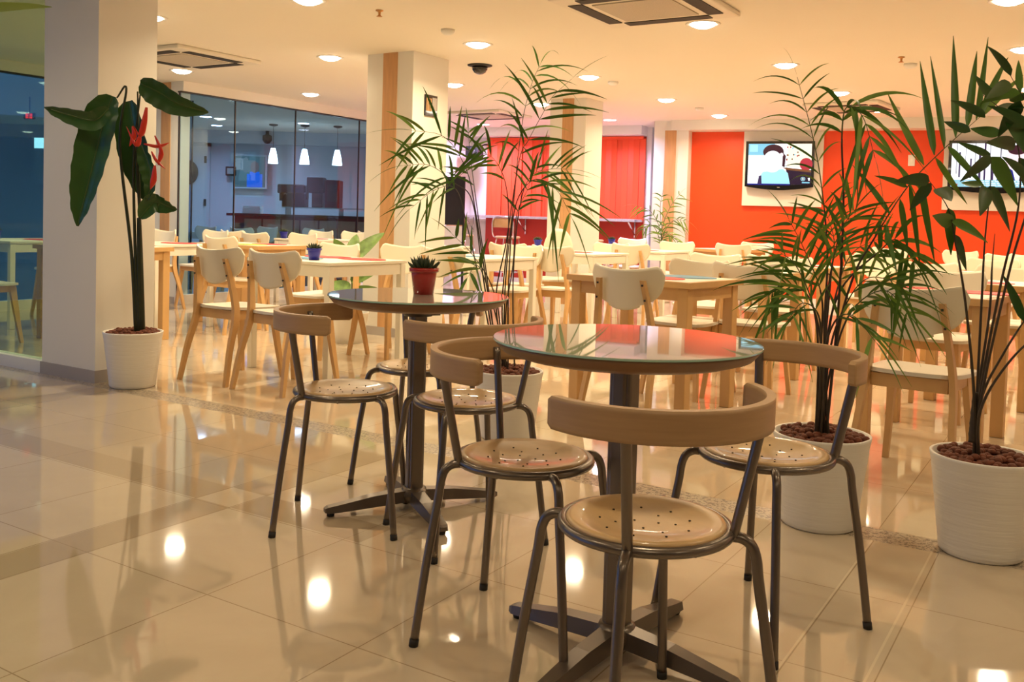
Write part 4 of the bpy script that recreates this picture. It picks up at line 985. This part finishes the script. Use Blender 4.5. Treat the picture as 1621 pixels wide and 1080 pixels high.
tr=bpy.data.objects['potted_palm.002']; mb=MB(); tube(mb,spline([(-0.055,-0.030,0.370),(-0.056,-0.030,0.421),(-0.056,-0.030,0.472),(-0.053,-0.030,0.530)]),[.017,.016,.016,.017,.015,.015,.014,.015,.014,.013,.012,.013,.012,.011,.011,.012,.011,.010,.009][:19],9); mb.build('trunk','stem_dark',tr)
palm('potted_palm','small distant palm in front of the far wood striped pillar',(1.96,12.25),'palm_far',.008)

# broad leaved flowering plant beside the left pillar
hx,hy=-2.20,5.44
o=empty('potted_heliconia','tall broad leaved plant with red flowers in a white pot beside the left pillar','potted plant',(hx,hy,0)); white_pot(o)
hb=Vector((hx,hy,0))
for pts in HELICONIA['stems']:
    P=[Vector(q)-hb for q in pts]; P[0].z=.275; P[0].x=P[0].x*.9; P[0].y=0; P=spline(P,8)
    mb=MB(); tube(mb,P,[.0115*(1-.62*i/len(P)) for i in range(len(P))],9); mb.build('stem','stem_deep',o)
for pts,hw in HELICONIA['leaves']:
    P=spline([Vector(q)-hb for q in pts],6); n_=len(P); mb=MB(); vs=[];fs=[]
    for i,c in enumerate(P):
        t=i/(n_-1); tg=(P[min(i+1,n_-1)]-P[max(i-1,0)]).normalized(); s=tg.cross(Vector((.25,1,.35)).normalized()); s.normalize(); nn=s.cross(tg).normalized()
        w_=hw*(math.sin(PI*min(1,.04+.96*t**.75)))**.62; w_=max(w_,.004)
        wv=.006*math.sin(i*1.9)
        for k,a in enumerate((-1,-.5,0,.5,1)): vs.append(c+s*w_*a*.92-nn*w_*abs(a)**1.5*.42+nn*wv*a)
        if i:
            for k in range(4): q=(i-1)*5+k; fs.append((q,q+1,q+6,q+5))
    mb.add(vs,fs,0,True); tube(mb,P,.0035,6,mi=1); mb.build('leaf',['broad_green','stem_green'],o)
for pts in HELI_FLOWER:
    P=spline([Vector(q)-hb for q in pts],5); mb=MB(); n_=len(P); tube(mb,P,[.016*(math.sin(PI*min(1,.12+.88*i/(n_-1)))+.08) for i in range(n_)],8,sy=.5); mb.build('red_bract','bract_red',o)

# variegated plant left of the centre pillar
vx,vy=-1.30,7.55
o=empty('potted_dieffenbachia','plant with pale striped leaves left of the centre pillar','potted plant',(vx,vy,0))
mb=MB(); lathe(mb,[(.001,0),(.11,0),(.15,.24),(.155,.25),(.145,.25),(.14,.22),(.001,.22)],36); mb.build('pot','pot_white',o)
mb=MB(); tube(mb,spline([(0,0,.2),(.02,0,.45),(0,.01,.72)]),.014,8); mb.build('stem','stem_green',o)
rnd=random.Random(5)
for k,(a,tilt,z,L) in enumerate([(25,.75,.66,.40),(170,.9,.64,.34),(200,.5,.62,.30),(330,1.1,.50,.30),(80,.5,.66,.28),(250,.7,.55,.30),(140,1.3,.42,.26),(10,1.25,.38,.28),(300,1.4,.36,.26),(220,1.3,.33,.26),(60,1.4,.30,.24)]):
    a=math.radians(a); dd=Vector((math.cos(a)*math.sin(tilt),math.sin(a)*math.sin(tilt)*.7,math.cos(tilt)))
    mb=MB(); leaf(mb,Vector((0,0,z)),dd,L,.12,.04,Vector((-.1,-1,.45)),seg=10,blunt=.8); mb.build('leaf','variegated',o)
# plant just outside the left edge whose leaf reaches into the corner
ox,oy=-2.05,2.75
o=empty('potted_heliconia','broad green leaf reaching in at the top left corner','potted plant',(ox,oy,0)); white_pot(o)
for k,(tip,z) in enumerate([((.62,.14,1.690),1.55),((-.5,.2,1.7),1.5),((.1,-.5,1.8),1.5)]):
    st=Vector((0,0,.27)); mb=MB(); P=spline([st,Vector((tip[0]*.1,tip[1]*.1,1.0)),Vector((tip[0]*.3,tip[1]*.3,z))],7); tube(mb,P,.009,8); mb.build('stem','stem_green',o)
    b=P[-1]; dd=Vector(tip)-b; mb=MB(); leaf(mb,b,dd,dd.length,.17,.02,Vector((0,0,1)),seg=12,blunt=.7); mb.build('leaf','palm_light',o)
